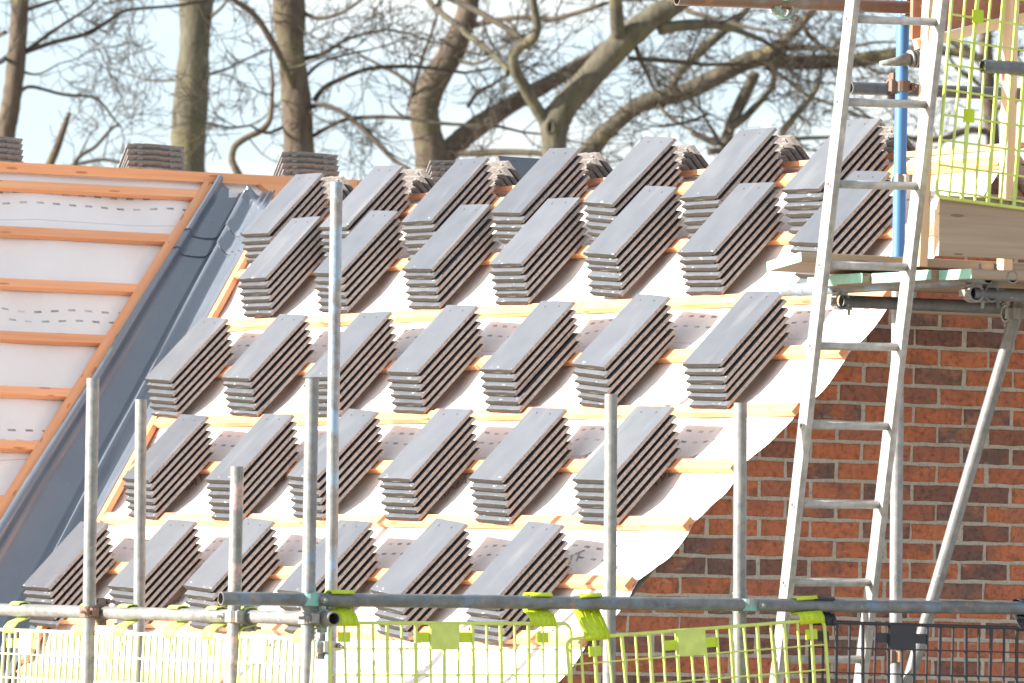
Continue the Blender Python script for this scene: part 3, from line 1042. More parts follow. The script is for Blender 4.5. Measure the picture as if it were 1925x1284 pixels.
B0, B1 = Vector((0.391, -0.434, 1.226)), Vector((0.361, -0.415, 0.198))
tube(B1 + (B1 - B0) * 0.05, B0, 'blue', 'bright blue painted upright behind the ladder', 'upright scaffold tubes')
pole(B1 + (B1 - B0) * 0.052, (0.329, -0.372, -1.232), 'white_tube', 'white dusty upright below the platform, behind the ladder')
tube((0.372, -0.988, -3.45), (0.915, -0.212, 0.055), 'galv', 'slanting brace tube leaning across the brick wall', 'scaffold tubes around the house')
# platform transoms and ledgers
tube((0.03, -0.721, 0.082), (1.500, -0.721, 0.090), 'galv_blue', 'blue and rust marked transom under the platform, left one')
tube((0.03, -0.655, 0.086), (1.560, -0.655, 0.093), 'galv', 'grey transom under the platform, right one')
tube((0.45, -0.714, 0.030), (0.45, 0.9, 0.036), 'galv_dark', 'dull ledger under the platform with open end by the verge')
tube((1.40, -0.726, 0.035), (1.40, 0.9, 0.040), 'galv_dark', 'dull ledger under the platform with open end at right')
tube((0.50, -1.479, 1.119), (0.50, 0.9, 1.187), 'rusty', 'rust-brown tube along the top picture edge')
tube((0.30, -0.607, 0.847), (0.30, 0.9, 0.880), 'galv_dark', 'dark guard rail tube crossing behind the ladder')
tube((1.58, -0.815, 0.846), (1.58, 0.9, 0.862), 'galv_dark', 'grey tube with open end in front of the upper lime guard')

# ------------------------------------------------------------------ couplers
def coupler(c, ax1, ax2, off, mat, label, bolt_side=1):
    """double coupler: a hinged band round each tube, back plate and T-bolts"""
    c = Vector(c); ax1 = Vector(ax1).normalized(); ax2 = Vector(ax2).normalized()
    n1 = ax1.cross(ax2).normalized()
    t = thing('coupler', c, label, 'coupler', 'scaffold couplers')
    def band(centre, ax, away, name):
        m = MB()
        n = 14
        z = ax; x = away; y = z.cross(x)
        ro, ri, hw = 0.0335, 0.0250, 0.021
        for k in range(n + 1):
            a = math.radians(-150 + 300 * k / n)
            dirv = x * math.cos(a) + y * math.sin(a)
            for rr, ww in ((ri, -hw), (ro, -hw), (ro, hw), (ri, hw)):
                m.v.append(tuple(centre + dirv * rr + z * ww))
        for k in range(n):
            for q in range(4):
                a, b = k * 4 + q, k * 4 + (q + 1) % 4
                m.f.append((a, b, b + 4, a + 4)); m.mi.append(0); m.sm.append(False)
        m.f += [(3, 2, 1, 0), tuple(n * 4 + q for q in range(4))]; m.mi += [0, 0]; m.sm += [False] * 2
        m.build(name, mat, t)
        # T-bolt with nut beside the band
        b = MB()
        p = centre + y * (0.040 * bolt_side)
        b.tube([p - x * 0.020, p + x * 0.052], [0.0062, 0.0062], 8)
        b.tube([p + x * 0.018, p + x * 0.032], [0.0125, 0.0125], 6)
        b.box(p - x * 0.006, x * 0.014, y * 0.014, z * 0.016)
        b.build('bolt', mat, t)
        e = MB()
        p = centre - y * (0.040 * bolt_side)
        e.box(p, x * 0.012, y * 0.010, z * 0.020)
        e.tube([p - z * 0.024, p + z * 0.024], [0.008, 0.008], 8)
        e.build('hinge', mat, t)
    band(c - n1 * off, ax1, -n1, 'clamp_band')
    band(c + n1 * off, ax2, n1, 'clamp_band')
    pl = MB()
    pl.box(c, ax1 * 0.022, ax2 * 0.022, n1 * 0.006)
    pl.build('back_plate', mat, t)
    return t

HO = 0.0275
coupler((-0.824, -3.1765, -1.200), X1, Z1, HO, 'rusty', 'rusty brown coupler on the leftmost upright')
coupler((0.446, -3.1765, -1.195), X1, Z1, HO, 'coupler', 'steel coupler on the shortest upright', -1)
coupler((1.043, -3.1765, -1.190), X1, Z1, HO, 'coupler', 'grimy coupler at the open tube end on the corner upright')
coupler((1.046, -3.200, -1.126), Z1, Y1, 0.003, 'coupler_green', 'green-daubed coupler on the corner upright')
coupler((1.0225, -1.435, -1.113), Z1, Y1, HO, 'coupler_green', 'green-daubed coupler on the upright left of the ladder')
coupler((0.45, -0.721, 0.058), Y1, X1, HO, 'coupler', 'pale coupler under the platform beside the ladder stile')
coupler((1.40, -0.721, 0.062), Y1, X1, HO, 'coupler', 'pale coupler under the open platform tube ends')
coupler((1.40, -0.655, 0.064), Y1, X1, HO, 'galv_dark', 'dark coupler under the right platform tube end')
coupler((0.347, -0.425, 0.858), Y1, Z1, HO, 'rusty', 'rusty coupler on the blue upright')
coupler((0.445, -0.432, 1.140), Y1, Z1, HO, 'coupler', 'coupler at the top of the blue upright')
coupler((0.395, -0.418, 0.500), Y1, Z1, HO, 'coupler', 'coupler behind the ladder rung on the blue upright')
coupler((0.905, -0.235, -0.01), Y1, Z1, HO, 'coupler', 'bright coupler on the slanting brace at the right edge')
coupler((0.50, -1.02, 1.132), X1, Y1, HO, 'coupler_green', 'green painted coupler on the rust-brown top tube')
coupler((0.345, -0.372, -1.30), Y1, Z1, HO, 'rusty', 'rusty coupler on the white upright behind the black guard')
coupler((-1.206, -2.0275, -1.32), Y1, Z1, HO, 'coupler', 'bolted steel coupler low on the tallest upright')

# ratchet-like steel putlog clip beside the blue upright
cl = thing('putlog_clip', (0.42, -0.40, 0.95), 'grey ribbed steel clip gripping the blue upright', 'clip')
m = MB()
m.tube([(0.44, -0.56, 0.935), (0.44, -0.49, 0.945), (0.44, -0.44, 0.958)], [0.008, 0.017, 0.026], 10)
m.build('jaw', 'coupler', cl)
for k in range(6):
    m = MB(); y = -0.432 + 0.016 * k
    m.tube([(0.44, y, 0.960), (0.44, y + 0.010, 0.961)], [0.034, 0.034], 12)
    m.build('rib', 'coupler', cl)

# ------------------------------------------------------------------ ladder
LB, LT_ = Vector((0.335, -0.967, -2.10)), Vector((1.745, -1.450, 1.13))
LW = Vector((0.008, 0.358, 0.008))
lad = thing('ladder', LB, 'pale aluminium ladder leaning against the platform in front of the brick gable', 'ladder')
ax = (LT_ - LB).normalized()
wy = LW.normalized()
nx = wy.cross(ax).normalized()
for side in (0, 1):
    base = LB + LW * side
    m = MB()
    L = (LT_ - LB).length
    hw, hd = 0.0125, 0.0315
    for i in range(9):
        z = L * i / 8
        for a, b in ((-hw, -hd), (hw, -hd), (hw, -hd * 0.8), (hw, hd * 0.8), (hw, hd), (-hw, hd)):
            m.v.append((a, b, z))
    for i in range(8):
        for k in range(6):
            a, b = i * 6 + k, i * 6 + (k + 1) % 6
            m.f.append((a, b, b + 6, a + 6)); m.mi.append(0); m.sm.append(False)
    m.f += [tuple(range(6))[::-1], tuple(48 + k for k in range(6))]; m.mi += [0, 0]; m.sm += [False] * 2
    sx_ = (wy - ax * wy.dot(ax)).normalized()
    m.build('stile', 'alu', lad, frame(base, sx_, ax.cross(sx_), ax))
# a rung sits where the photograph shows one; carry the spacing both ways
zr = [(-1.03 + 0.2865 * k) for k in range(-4, 9)]
for z in zr:
    t_ = (z - LB.z) / (LT_.z - LB.z)
    if t_ < 0.01 or t_ > 0.99: continue
    p = LB.lerp(LT_, t_)
    m = MB()
    n = 12
    L = LW.length
    for x in (-0.0165, L + 0.0165):
        for k in range(n):
            a = 2 * math.pi * k / n
            m.v.append((0.0135 * math.cos(a), 0.0155 * math.sin(a), x))
    m.f += [(k, (k + 1) % n, (k + 1) % n + n, k + n) for k in range(n)] + [tuple(range(n))[::-1], tuple(n + k for k in range(n))]
    m.mi += [0] * (n + 2); m.sm += [True] * n + [False] * 2
    rx_ = nx; ry_ = wy.cross(rx_)
    m.build('rung', 'alu', lad, frame(p, rx_, ry_, wy))
    b = MB()
    b.tube([p - wy * 0.0165, p - wy * 0.0205], [0.0055, 0.0045], 8)
    b.build('rung_bolt', 'rusty', lad)

# ------------------------------------------------------------------ platform boards
def board(p0, p1, wvec, th, label, name='scaffold_board', mats=('greywood', 'boardend'), group='scaffold boards of the platform'):
    """board from p0 (painted end) to p1, width vector wvec, lying flat or on edge"""
    p0, p1, wv = Vector(p0), Vector(p1), Vector(wvec)
    ex = (p1 - p0).normalized(); ey = wv.normalized(); ez = ex.cross(ey).normalized()
    L, w = (p1 - p0).length, wv.length
    m = MB()
    nseg = max(2, int(L / 0.4))
    c = 0.003
    sec = [(0, c), (c, 0), (w - c, 0), (w, c), (w, th - c), (w - c, th), (c, th), (0, th - c)]
    for i in range(nseg + 1):
        x = L * i / nseg; b = random.uniform(-0.0015, 0.0015)
        for y, z in sec: m.v.append((x, y + b, z + b))
    for i in range(nseg):
        for k in range(8):
            a, b = i * 8 + k, i * 8 + (k + 1) % 8
            m.f.append((a, b, b + 8, a + 8)); m.mi.append(0); m.sm.append(False)
    m.f += [tuple(range(8))[::-1], tuple(nseg * 8 + k for k in range(8))]
    m.mi += [1, 0]; m.sm += [False, False]
    # metal end band
    o = m.build(name, list(mats), None, frame(p0, ex, ey, ez))
    return tag(o, label, 'scaffold board', group)

names = ['nearest the wall', 'second from the wall', 'middle one of five', 'second from the toe board', 'under the toe board']
for k in range(5):
    x0 = 0.405 + 0.232 * k
    board((x0, -0.851 + (0.012, -0.020, 0.016, -0.006, 0.022)[k], 0.116 + random.uniform(0, 0.002)), (x0, 1.3, 0.118), (0.2255, 0, 0), 0.036,
          f'platform board with pale green painted end, {names[k]}')
board((0.550, -1.100, 0.160), (0.470, 1.0, 0.165), (0.236, -0.012, 0.030), 0.036, 'loose top board with mint green end overlapping the roof edge')
tb = board((1.515, -0.965, 0.157), (1.515, 0.9, 0.160), (0.0, 0.0, 0.218), 0.036, 'brown upright toe board on the platform edge', 'toe_board', ('greywood', 'pine'))
board((0.105, -0.26, 0.012), (0.105, 1.2, 0.010), (0, 0, 0.050), 0.05, 'grey timber packer under the platform against the bricks', 'timber_packer', ('greywood', 'greywood'))

# timber and panel behind the upper guard
def post(p0, p1, w, d, mat, label, name='timber_post', cat='post'):
    p0, p1 = Vector(p0), Vector(p1)
    m = MB(); L = (p1 - p0).length
    n = 8
    for i in range(n + 1):
        z = L * i / n
        j = [random.uniform(-0.0022, 0.0022) for _ in range(4)]
        for q, (a, b) in enumerate(((-w / 2, -d / 2), (w / 2, -d / 2), (w / 2, d / 2), (-w / 2, d / 2))):
            m.v.append((z, a + j[q], b + j[(q + 1) % 4]))
    for i in range(n):
        for k in range(4):
            a, b = i * 4 + k, i * 4 + (k + 1) % 4
            m.f.append((a, a + 4, b + 4, b)); m.mi.append(0); m.sm.append(False)
    m.f += [tuple(range(4)), tuple(n * 4 + k for k in range(4))[::-1]]; m.mi += [0, 0]; m.sm += [False] * 2
    z = (p1 - p0).normalized()
    x = Vector((1, 0, 0)) - z * z.x; x.normalize(); y = z.cross(x)
    o = m.build(name, mat, None, frame(p0, z, x, y))
    return tag(o, label, cat)
post((0.80, -0.585, 0.155), (0.80, -0.560, 1.40), 0.05, 0.036, 'pine', 'pinkish timber post rising behind the ladder stile')
post((0.80, -0.215, 0.155), (0.80, -0.208, 1.40), 0.05, 0.036, 'pine', 'pale timber post seen through the upper lime guard')
post((0.76, -0.600, 0.985), (0.76, 0.45, 1.270), 0.03, 0.036, 'pine', 'slanting pale timber rail at the top right', 'timber_rail', 'rail')
m = MB()
m.add([(0.735, -0.60, 1.005), (0.735, 0.5, 1.303), (0.735, 0.5, 1.75), (0.735, -0.60, 1.75), (0.715, -0.60, 1.005), (0.715, 0.5, 1.303), (0.715, 0.5, 1.75), (0.715, -0.60, 1.75)],
      [(0, 1, 2, 3), (7, 6, 5, 4), (0, 4, 5, 1), (1, 5, 6, 2), (2, 6, 7, 3), (3, 7, 4, 0)])
tag(m.build('plywood_panel', 'redply'), 'red-brown plywood panel in the top right corner', 'panel')

# ------------------------------------------------------------------ brick guards
def guard(p0, p1, down, out, height, mat, label, clips, nbars=None, plate=True, tube_c=None, bar_sp=0.0535, tall=False):
    """mesh guard hung from a tube: p0..p1 top rail, 'down' its fall, 'out' towards the viewer"""
    p0, p1 = Vector(p0), Vector(p1)
    ex = (p1 - p0).normalized(); dn = Vector(down).normalized()
    dn = (dn - ex * dn.dot(ex)).normalized()
    o = Vector(out); o = (o - ex * o.dot(ex) - dn * o.dot(dn)).normalized()
    L = (p1 - p0).length
    cmat = {'lime': 'lime_clip', 'lime_sunlit': 'lime'}.get(mat, mat)
    t = thing('brick_guard', (p0 + p1) / 2 + dn * height, label, 'brick guard', 'brick guards hung on the scaffold')
    # rounded rod frame
    fr = MB(); r = 0.0065; cr = 0.028
    pts = []
    for cx, cy, a0 in ((cr, cr, 180), (L - cr, cr, 270), (L - cr, height - cr, 0), (cr, height - cr, 90)):
        for k in range(5):
            a = math.radians(a0 + 90 * k / 4)
            pts.append(p0 + ex * (cx + cr * math.cos(a)) + dn * (cy + cr * math.sin(a)))
    pts.append(pts[0])
    fr.tube(pts, [r] * len(pts), 8, caps=False)
    fr.build('frame', mat, t)
    n = int(L / bar_sp)
    sp = L / n
    cache = {}
    for k in range(1, n):
        w = (0.0052, 0.0032)[k % 2] if not tall else (0.0068, 0.0036)[k % 2]
        m = MB()
        bow = random.uniform(-0.004, 0.004)
        x = ex * (sp * k)
        a, b, c = p0 + x + dn * 0.004, p0 + x + dn * height * 0.5 + o * bow + ex * bow, p0 + x + dn * (height - 0.004)
        for q0, q1 in ((a, b), (b, c)):
            mid = (q0 + q1) / 2
            m.box(mid, ex * w, o * 0.004, (q1 - q0) / 2)
        m.build('upright_bar', mat, t)
    hs = 0.091
    k = 1
    while hs * k < height - 0.02:
        m = MB()
        m.box(p0 + ex * L / 2 + dn * hs * k - o * 0.0015, ex * (L / 2 - 0.002), dn * (0.0036 if tall else 0.0027), o * 0.0024)
        m.build('cross_bar', mat, t)
        k += 1
    if plate:
        for f in (plate if isinstance(plate, (list, tuple)) else [0.5]):
            kx = round(f * n)
            m = MB()
            m.box(p0 + ex * (sp * kx) + dn * 0.047 + o * 0.006, ex * sp, dn * 0.045, o * 0.0022)
            m.build('label_plate', mat, t)
            for sd in (-1.5, 1.5):
                m = MB()
                m.box(p0 + ex * (sp * (kx + sd)) + dn * 0.050 - o * 0.002, ex * sp * 0.42, dn * 0.018, o * 0.003)
                m.build('pad', cmat, t)
    for f in clips:
        kx = round(f * n)
        c0 = p0 + ex * (sp * kx)
        if tube_c is None: continue
        tc0, tdir = tube_c
        tc0 = Vector(tc0); tdir = Vector(tdir).normalized()
        cc = tc0 + tdir * (c0 - tc0).dot(tdir)
        rel = c0 - cc
        rz_ = rel.dot(dn); ro_ = rel.dot(o)
        # profile in (out, down) seen along the tube; the hook passes behind the tube and over it
        pr = [(ro_ + 0.004, rz_ + 0.012), (ro_ + 0.004, rz_ - 0.010), (ro_ - 0.012, rz_ - 0.030), (-0.022, 0.030), (-0.031, 0.012), (-0.033, -0.006), (-0.028, -0.024), (-0.016, -0.0335), (0.004, -0.0345), (0.018, -0.030), (0.024, -0.022)]
        m = MB(); hw = sp * 0.92; th = 0.0035
        N_ = len(pr)
        for q, (a, b) in enumerate(pr):
            a2, b2 = pr[min(q + 1, N_ - 1)]; a1, b1 = pr[max(q - 1, 0)]
            tx, ty = a2 - a1, b2 - b1; ln = math.hypot(tx, ty) or 1
            nx_, ny_ = -ty / ln * th, tx / ln * th
            tap = 1.0 if q < N_ - 2 else 0.86
            for sx in (-1, 1):
                for sg in (0, 1):
                    m.v.append(tuple(cc + o * (a + nx_ * sg) + dn * (b + ny_ * sg) + (c0 - cc).dot(tdir) * tdir * 0 + ex * (sx * hw * tap)))
        for q in range(N_ - 1):
            a = q * 4
            m.f += [(a, a + 4, a + 6, a + 2), (a + 1, a + 3, a + 7, a + 5), (a, a + 1, a + 5, a + 4), (a + 2, a + 6, a + 7, a + 3)]
            m.mi += [0] * 4; m.sm += [True, True, False, False]
        m.f += [(0, 2, 3, 1), (4 * N_ - 4, 4 * N_ - 3, 4 * N_ - 1, 4 * N_ - 2)]; m.mi += [0, 0]; m.sm += [False] * 2
        hk = m.build('hook_clip', cmat, t)
        for rb in (-0.75, -0.25, 0.25, 0.75):
            m = MB()
            for q in range(3):
                a = cc + o * (pr[q][0] + 0.003) + dn * pr[q][1] + ex * (hw * rb)
                b = cc + o * (pr[q + 1][0] + 0.003) + dn * pr[q + 1][1] + ex * (hw * rb)
                m.tube([a, b], [0.003, 0.003], 5)
            m.build('clip_rib', cmat, hk)
        m = MB()
        m.box(c0 + dn * 0.050 - o * 0.002, ex * sp * 0.42, dn * 0.018, o * 0.003)
        m.build('pad', cmat, t)
    return t

T2d = (T2b - T2a).normalized(); T1d = (T1b - T1a).normalized()
guard((1.080, -3.135, -1.205), (1.080, -2.180, -1.192), (0.05, 0, -1), X1, 0.52, 'lime', 'lime mesh guard below the long tube, right of the open tube end', (0.07, 0.87), plate=[0.47], tube_c=(T2a, T2d))
guard((1.092, -2.200, -1.248), (1.092, -1.140, -1.160), (0.05, 0.06, -1), X1, 0.52, 'lime', 'tilted lime mesh guard in front of the brick gable', (0.11, 0.93), plate=[0.46], tube_c=(T2a, T2d))
guard((1.066, -1.180, -1.170), (1.066, -0.020, -1.180), (0.03, 0, -1), X1, 0.52, 'black', 'black mesh guard at the lower right in front of the bricks', (0.07, 0.80), plate=[0.33], tube_c=(T2a, T2d))
guard((-1.98, -3.185, -1.284), (-0.655, -3.185, -1.278), (0, -0.04, -1), -Y1, 0.52, 'lime_sunlit', 'sunlit yellow guard at the lower left corner', (0.30, 0.80), plate=[0.42], tube_c=(T1a, T1d))
guard((-0.70, -3.178, -1.276), (0.62, -3.178, -1.268), (0, -0.04, -1), -Y1, 0.52, 'lime_sunlit', 'pale yellow guard between the two left uprights', (0.08, 0.40, 0.68), plate=False, tube_c=(T1a, T1d))
guard((0.32, -3.192, -1.268), (1.075, -3.192, -1.262), (0, -0.04, -1), -Y1, 0.52, 'lime_sunlit', 'sunlit lime guard behind the corner upright', (0.12, 0.86), plate=[0.4], tube_c=(T1a, T1d))
gF = guard((1.565, -0.925, 1.30), (1.565, 0.115, 1.228), (0, -0.070, -1), X1, 0.935, 'lime', 'tall lime mesh guard standing on the toe board at upper right', (), plate=False, tall=True)
for (y, z) in ((-0.832, 1.025), (-0.862, 0.665)):
    m = MB()
    m.box((1.571, y, z), (0.003, 0, 0), (0, 0.022, 0), (0, 0, 0.024))
    m.build('pad', 'lime_clip', gF)

TREES = {
 'a': [
  [(-31.267,9.72,5.02,0.079),(-31.32,9.705,3.857,0.0767),(-31.348,9.692,3.299,0.0837),(-31.377,9.664,2.926,0.0837),(-31.41,9.627,2.599,0.093),(-31.44,9.619,1.902,0.1023),(-31.44,9.619,-6.2,0.1534)],
  [(-31.309,9.758,3.407,0.0256),(-31.211,10.006,3.504,0.0209),(-31.119,10.243,3.578,0.0209),(-31.059,10.417,3.687,0.0186),(-31.009,10.57,3.795,0.0163),(-30.918,10.809,3.832,0.014),(-30.848,11.007,3.858,0.014),(-30.734,11.286,3.924,0.0117)],
  [(-31.309,9.758,3.407,0.0186),(-31.312,10.048,3.62,0.0163),(-31.311,10.348,3.825,0.0117),(-31.363,10.546,4.004,0.0094)],
  [(-31.336,9.734,3.058,0.0186),(-31.385,9.865,3.11,0.0163),(-31.353,10.158,3.054,0.014),(-31.32,10.45,3.035,0.0117),(-31.344,10.645,2.859,0.0094),(-31.413,10.745,2.797,0.007)],
  [(-31.386,9.6,3.575,0.0186),(-31.841,9.595,3.532,0.014),(-32.295,9.584,3.582,0.0118)],
  [(-31.349,9.694,3.252,0.0163),(-31.461,9.946,3.226,0.0093),(-31.57,10.195,3.339,0.007)],
  [(-31.307,9.737,3.765,0.0209),(-31.556,10.072,3.871,0.0164),(-31.77,10.472,4.003,0.0118)],
  [(-31.391,9.608,3.343,0.0186),(-31.024,9.4,3.273,0.0162),(-30.721,9.072,3.183,0.0137)],
 ],
 'a2': [
  [(-30.933,9.245999999999999,-6.2,0.06576),(-30.333,9.546,2.272,0.0411),(-30.282,9.627,2.502,0.0343),(-30.249,9.677,2.686,0.0274),(-30.223,9.716,2.82,0.0183)],
 ],
 'a3': [
  [(-33.903,11.373,-6.2,0.033),(-33.903,11.373,2.066,0.022),(-33.87,11.396,2.605,0.0196),(-33.775,11.563,2.78,0.0171),(-33.699,11.695,2.955,0.0147),(-33.662,11.764,2.976,0.0098)],
  [(-33.87,11.396,2.605,0.0171),(-33.726,11.598,2.657,0.0171),(-33.619,11.737,2.635,0.0147)],
  [(-33.917,11.314,2.505,0.0122),(-34.21,11.599,2.728,0.0098),(-34.524,11.842,2.952,0.0074)],
 ],
 'b': [
  [(-34.172,12.755,5.522,0.1491),(-34.223,12.754,4.229,0.159),(-34.238,12.755,3.832,0.1441),(-34.257,12.747,3.434,0.159),(-34.283,12.735,2.936,0.164),(-34.287,12.752,2.589,0.1541),(-34.308,12.765,1.844,0.1739),(-34.308,12.765,-6.2,0.2609)],
  [(-34.183,12.88,3.537,0.0149),(-34.174,13.083,3.607,0.0124),(-34.16,13.294,3.718,0.01),(-34.122,13.549,3.82,0.0075)],
  [(-34.319,12.627,3.48,0.0124),(-34.749,12.584,3.491,0.01),(-35.193,12.51,3.572,0.0075)],
  [(-34.19,12.831,4.032,0.0199),(-33.791,12.831,4.156,0.0148),(-33.427,12.763,4.326,0.0123)],
  [(-34.208,12.865,3.089,0.0149),(-34.079,13.053,3.043,0.0124),(-33.961,13.216,3.065,0.0099)],
 ],
 'c': [
  [(-29.315,11.286,4.921,0.1371),(-29.325,11.346,3.826,0.1462),(-29.325,11.377,3.416,0.1142),(-29.313,11.428,3.006,0.1279),(-29.309,11.469,2.55,0.1371),(-29.318,11.502,1.865,0.1554),(-29.318,11.502,-6.2,0.2331)],
  [(-29.276,11.512,2.816,0.0457),(-29.246,11.416,3.002,0.0342),(-29.217,11.322,3.132,0.0319),(-29.187,11.227,3.285,0.0296),(-29.158,11.134,3.415,0.0296),(-29.169,10.956,3.656,0.0273),(-29.192,10.763,3.782,0.0227),(-29.216,10.571,3.886,0.0181)],
  [(-29.549,11.034,2.287,0.0343),(-29.58,10.985,2.392,0.032),(-29.596,10.97,2.456,0.0297),(-29.589,10.994,2.562,0.0297),(-29.546,11.088,2.642,0.0274),(-29.499,11.191,2.7,0.0274),(-29.471,11.257,2.785,0.0252),(-29.468,11.272,2.914,0.0206),(-29.468,11.276,3.143,0.016),(-29.48,11.257,3.326,0.0114)],
  [(-29.242,11.567,2.964,0.0274),(-29.217,11.653,3.082,0.0229),(-29.171,11.782,3.159,0.0206),(-29.082,11.991,3.253,0.0206),(-28.974,12.242,3.284,0.0183),(-28.887,12.455,3.282,0.016),(-28.749,12.766,3.245,0.0137)],
  [(-29.247,11.561,2.918,0.0228),(-29.043,11.572,2.917,0.0205),(-28.802,11.658,2.832,0.0227),(-28.543,11.788,2.622,0.0226),(-28.306,11.876,2.435,0.0203),(-28.088,11.92,2.346,0.018)],
  [(-29.247,11.578,2.667,0.0206),(-29.117,11.639,2.732,0.0182),(-28.965,11.74,2.799,0.0182),(-28.782,11.903,2.821,0.0182),(-28.579,12.106,2.813,0.0159),(-28.356,12.35,2.769,0.0159),(-28.048,12.752,2.747,0.0136)],
  [(-29.28,11.438,3.737,0.0206),(-29.088,11.524,3.662,0.0182),(-28.862,11.664,3.724,0.0136),(-28.656,11.761,3.853,0.0113)],
  [(-29.267,11.493,3.327,0.0228),(-29.415,11.743,3.396,0.0184),(-29.551,12.011,3.534,0.0138),(-29.665,12.324,3.629,0.0116)],
  [(-29.281,11.48,3.144,0.0183),(-29.357,11.666,3.296,0.0137),(-29.413,11.896,3.381,0.0115),(-29.447,12.168,3.445,0.0092)],
  [(-29.374,11.333,2.729,0.016),(-29.163,11.081,2.661,0.0136),(-28.949,10.826,2.705,0.009)],
 ],
 'd': [
  [(-34.738,15.962,5.691,0.0975),(-34.807,15.92,4.458,0.1052),(-34.822,15.904,4.288,0.1103),(-34.896,15.789,3.942,0.1283),(-34.968,15.67,3.708,0.136),(-35.004,15.612,3.552,0.1436),(-35.029,15.577,3.397,0.1411),(-35.019,15.613,3.167,0.1462),(-35.001,15.661,2.963,0.159),(-35.01,15.704,2.144,0.1924),(-35.01,15.704,-6.2,0.2886)],
  [(-34.959,15.744,2.914,0.118),(-34.952,15.91,3.087,0.1079),(-34.918,16.125,3.266,0.1029),(-34.803,16.488,3.522,0.085),(-34.705,16.822,3.731,0.0773),(-34.607,17.156,3.95,0.0697),(-34.548,17.419,4.143,0.0568),(-34.492,17.681,4.233,0.0362)],
  [(-34.802,15.948,4.202,0.0308),(-34.634,16.032,4.238,0.0282),(-34.475,16.099,4.258,0.0256),(-34.262,16.269,4.275,0.0255),(-34.06,16.422,4.256,0.028),(-33.869,16.549,4.297,0.0254),(-33.627,16.768,4.397,0.0203)],
  [(-35.065,15.493,3.6,0.0231),(-35.186,15.407,3.705,0.0205),(-35.319,15.299,3.794,0.018),(-35.464,15.168,3.888,0.0129)],
  [(-34.958,15.743,2.966,0.0257),(-34.641,15.982,2.974,0.0358),(-34.349,16.175,2.98,0.0332),(-34.082,16.322,2.966,0.0305),(-33.863,16.379,2.948,0.0254)],
  [(-35.093,15.454,3.42,0.0205),(-34.771,15.394,3.81,0.0179),(-34.447,15.347,4.094,0.0152),(-34.138,15.272,4.376,0.0126)],
  [(-34.829,15.953,3.433,0.0205),(-34.976,16.141,3.595,0.0206),(-35.112,16.355,3.675,0.0181),(-35.259,16.547,3.772,0.013)],
  [(-34.892,15.8,3.891,0.0231),(-34.566,15.863,3.824,0.0153),(-34.238,15.92,3.885,0.0127)],
 ],
 'e': [
  [(-27.418,12.961,-6.2,0.1683),(-27.418,12.961,1.864,0.1122),(-27.405,12.938,2.515,0.1032),(-27.399,12.934,2.739,0.1234),(-27.365,12.988,2.875,0.1167),(-27.327,13.052,2.971,0.1122),(-27.217,13.241,3.232,0.1122),(-27.163,13.336,3.356,0.1145),(-27.106,13.435,3.475,0.1122),(-26.998,13.627,3.664,0.101),(-26.903,13.797,3.785,0.0898),(-26.773,14.028,4.002,0.0763)],
  [(-27.416,12.903,2.716,0.0673),(-27.417,12.814,2.81,0.0561),(-27.412,12.738,2.909,0.0538),(-27.404,12.67,3.0,0.0538),(-27.398,12.594,3.103,0.0515),(-27.381,12.542,3.171,0.0492),(-27.355,12.505,3.288,0.0447),(-27.303,12.521,3.362,0.0492),(-27.242,12.554,3.405,0.0491),(-27.185,12.583,3.431,0.0446),(-27.137,12.592,3.473,0.0401),(-27.097,12.584,3.542,0.0357),(-27.068,12.557,3.605,0.0334),(-27.045,12.511,3.748,0.0312),(-27.016,12.468,4.011,0.0267)],
  [(-27.57,12.576,3.179,0.0314),(-27.724,12.542,3.298,0.0292),(-27.888,12.488,3.408,0.0293),(-28.056,12.43,3.51,0.0271),(-28.21,12.396,3.604,0.0272),(-28.378,12.336,3.711,0.0272),(-28.535,12.297,3.818,0.025),(-28.678,12.279,3.978,0.0205)],
  [(-27.506,12.678,3.446,0.0292),(-27.676,12.638,3.535,0.0292),(-27.866,12.557,3.637,0.0271),(-28.046,12.496,3.722,0.0271),(-28.209,12.472,3.776,0.0249),(-28.409,12.374,3.865,0.0204)],
  [(-27.133,13.384,3.469,0.0673),(-27.025,13.311,3.571,0.0627),(-26.918,13.227,3.783,0.0559),(-26.817,13.129,4.039,0.049)],
  [(-27.065,13.517,3.405,0.0224),(-27.291,13.69,3.315,0.0203),(-27.513,13.867,3.247,0.0181),(-27.73,14.058,3.132,0.0114)],
  [(-27.101,13.457,3.314,0.018),(-27.027,13.647,3.311,0.0225),(-26.943,13.858,3.3,0.0202),(-26.849,14.089,3.281,0.0157)],
  [(-26.97,13.686,3.567,0.0539),(-26.955,13.883,3.609,0.0494),(-26.895,14.168,3.631,0.0405),(-26.864,14.401,3.588,0.027),(-26.838,14.627,3.514,0.0203)],
 ],
 'f': [
  [(-30.905,14.931,-6.2,0.1587),(-30.905,14.931,1.83,0.1058),(-30.81,15.048,2.699,0.0914),(-30.76,15.133,2.822,0.0866),(-30.716,15.21,2.934,0.0794),(-30.66,15.308,3.038,0.0745),(-30.606,15.403,3.141,0.0794),(-30.544,15.515,3.221,0.0818),(-30.462,15.666,3.273,0.0794),(-30.371,15.834,3.326,0.0794),(-30.291,15.98,3.406,0.0794),(-30.218,16.113,3.492,0.0794),(-30.131,16.272,3.587,0.0818),(-30.065,16.393,3.648,0.0842),(-29.991,16.534,3.642,0.0721),(-29.906,16.696,3.617,0.0673),(-29.802,16.892,3.627,0.0649),(-29.726,17.036,3.641,0.0649),(-29.652,17.176,3.649,0.0673),(-29.5,17.459,3.704,0.0625),(-29.349,17.742,3.76,0.0529),(-29.237,17.955,3.751,0.0433),(-29.097,18.225,3.695,0.0337)],
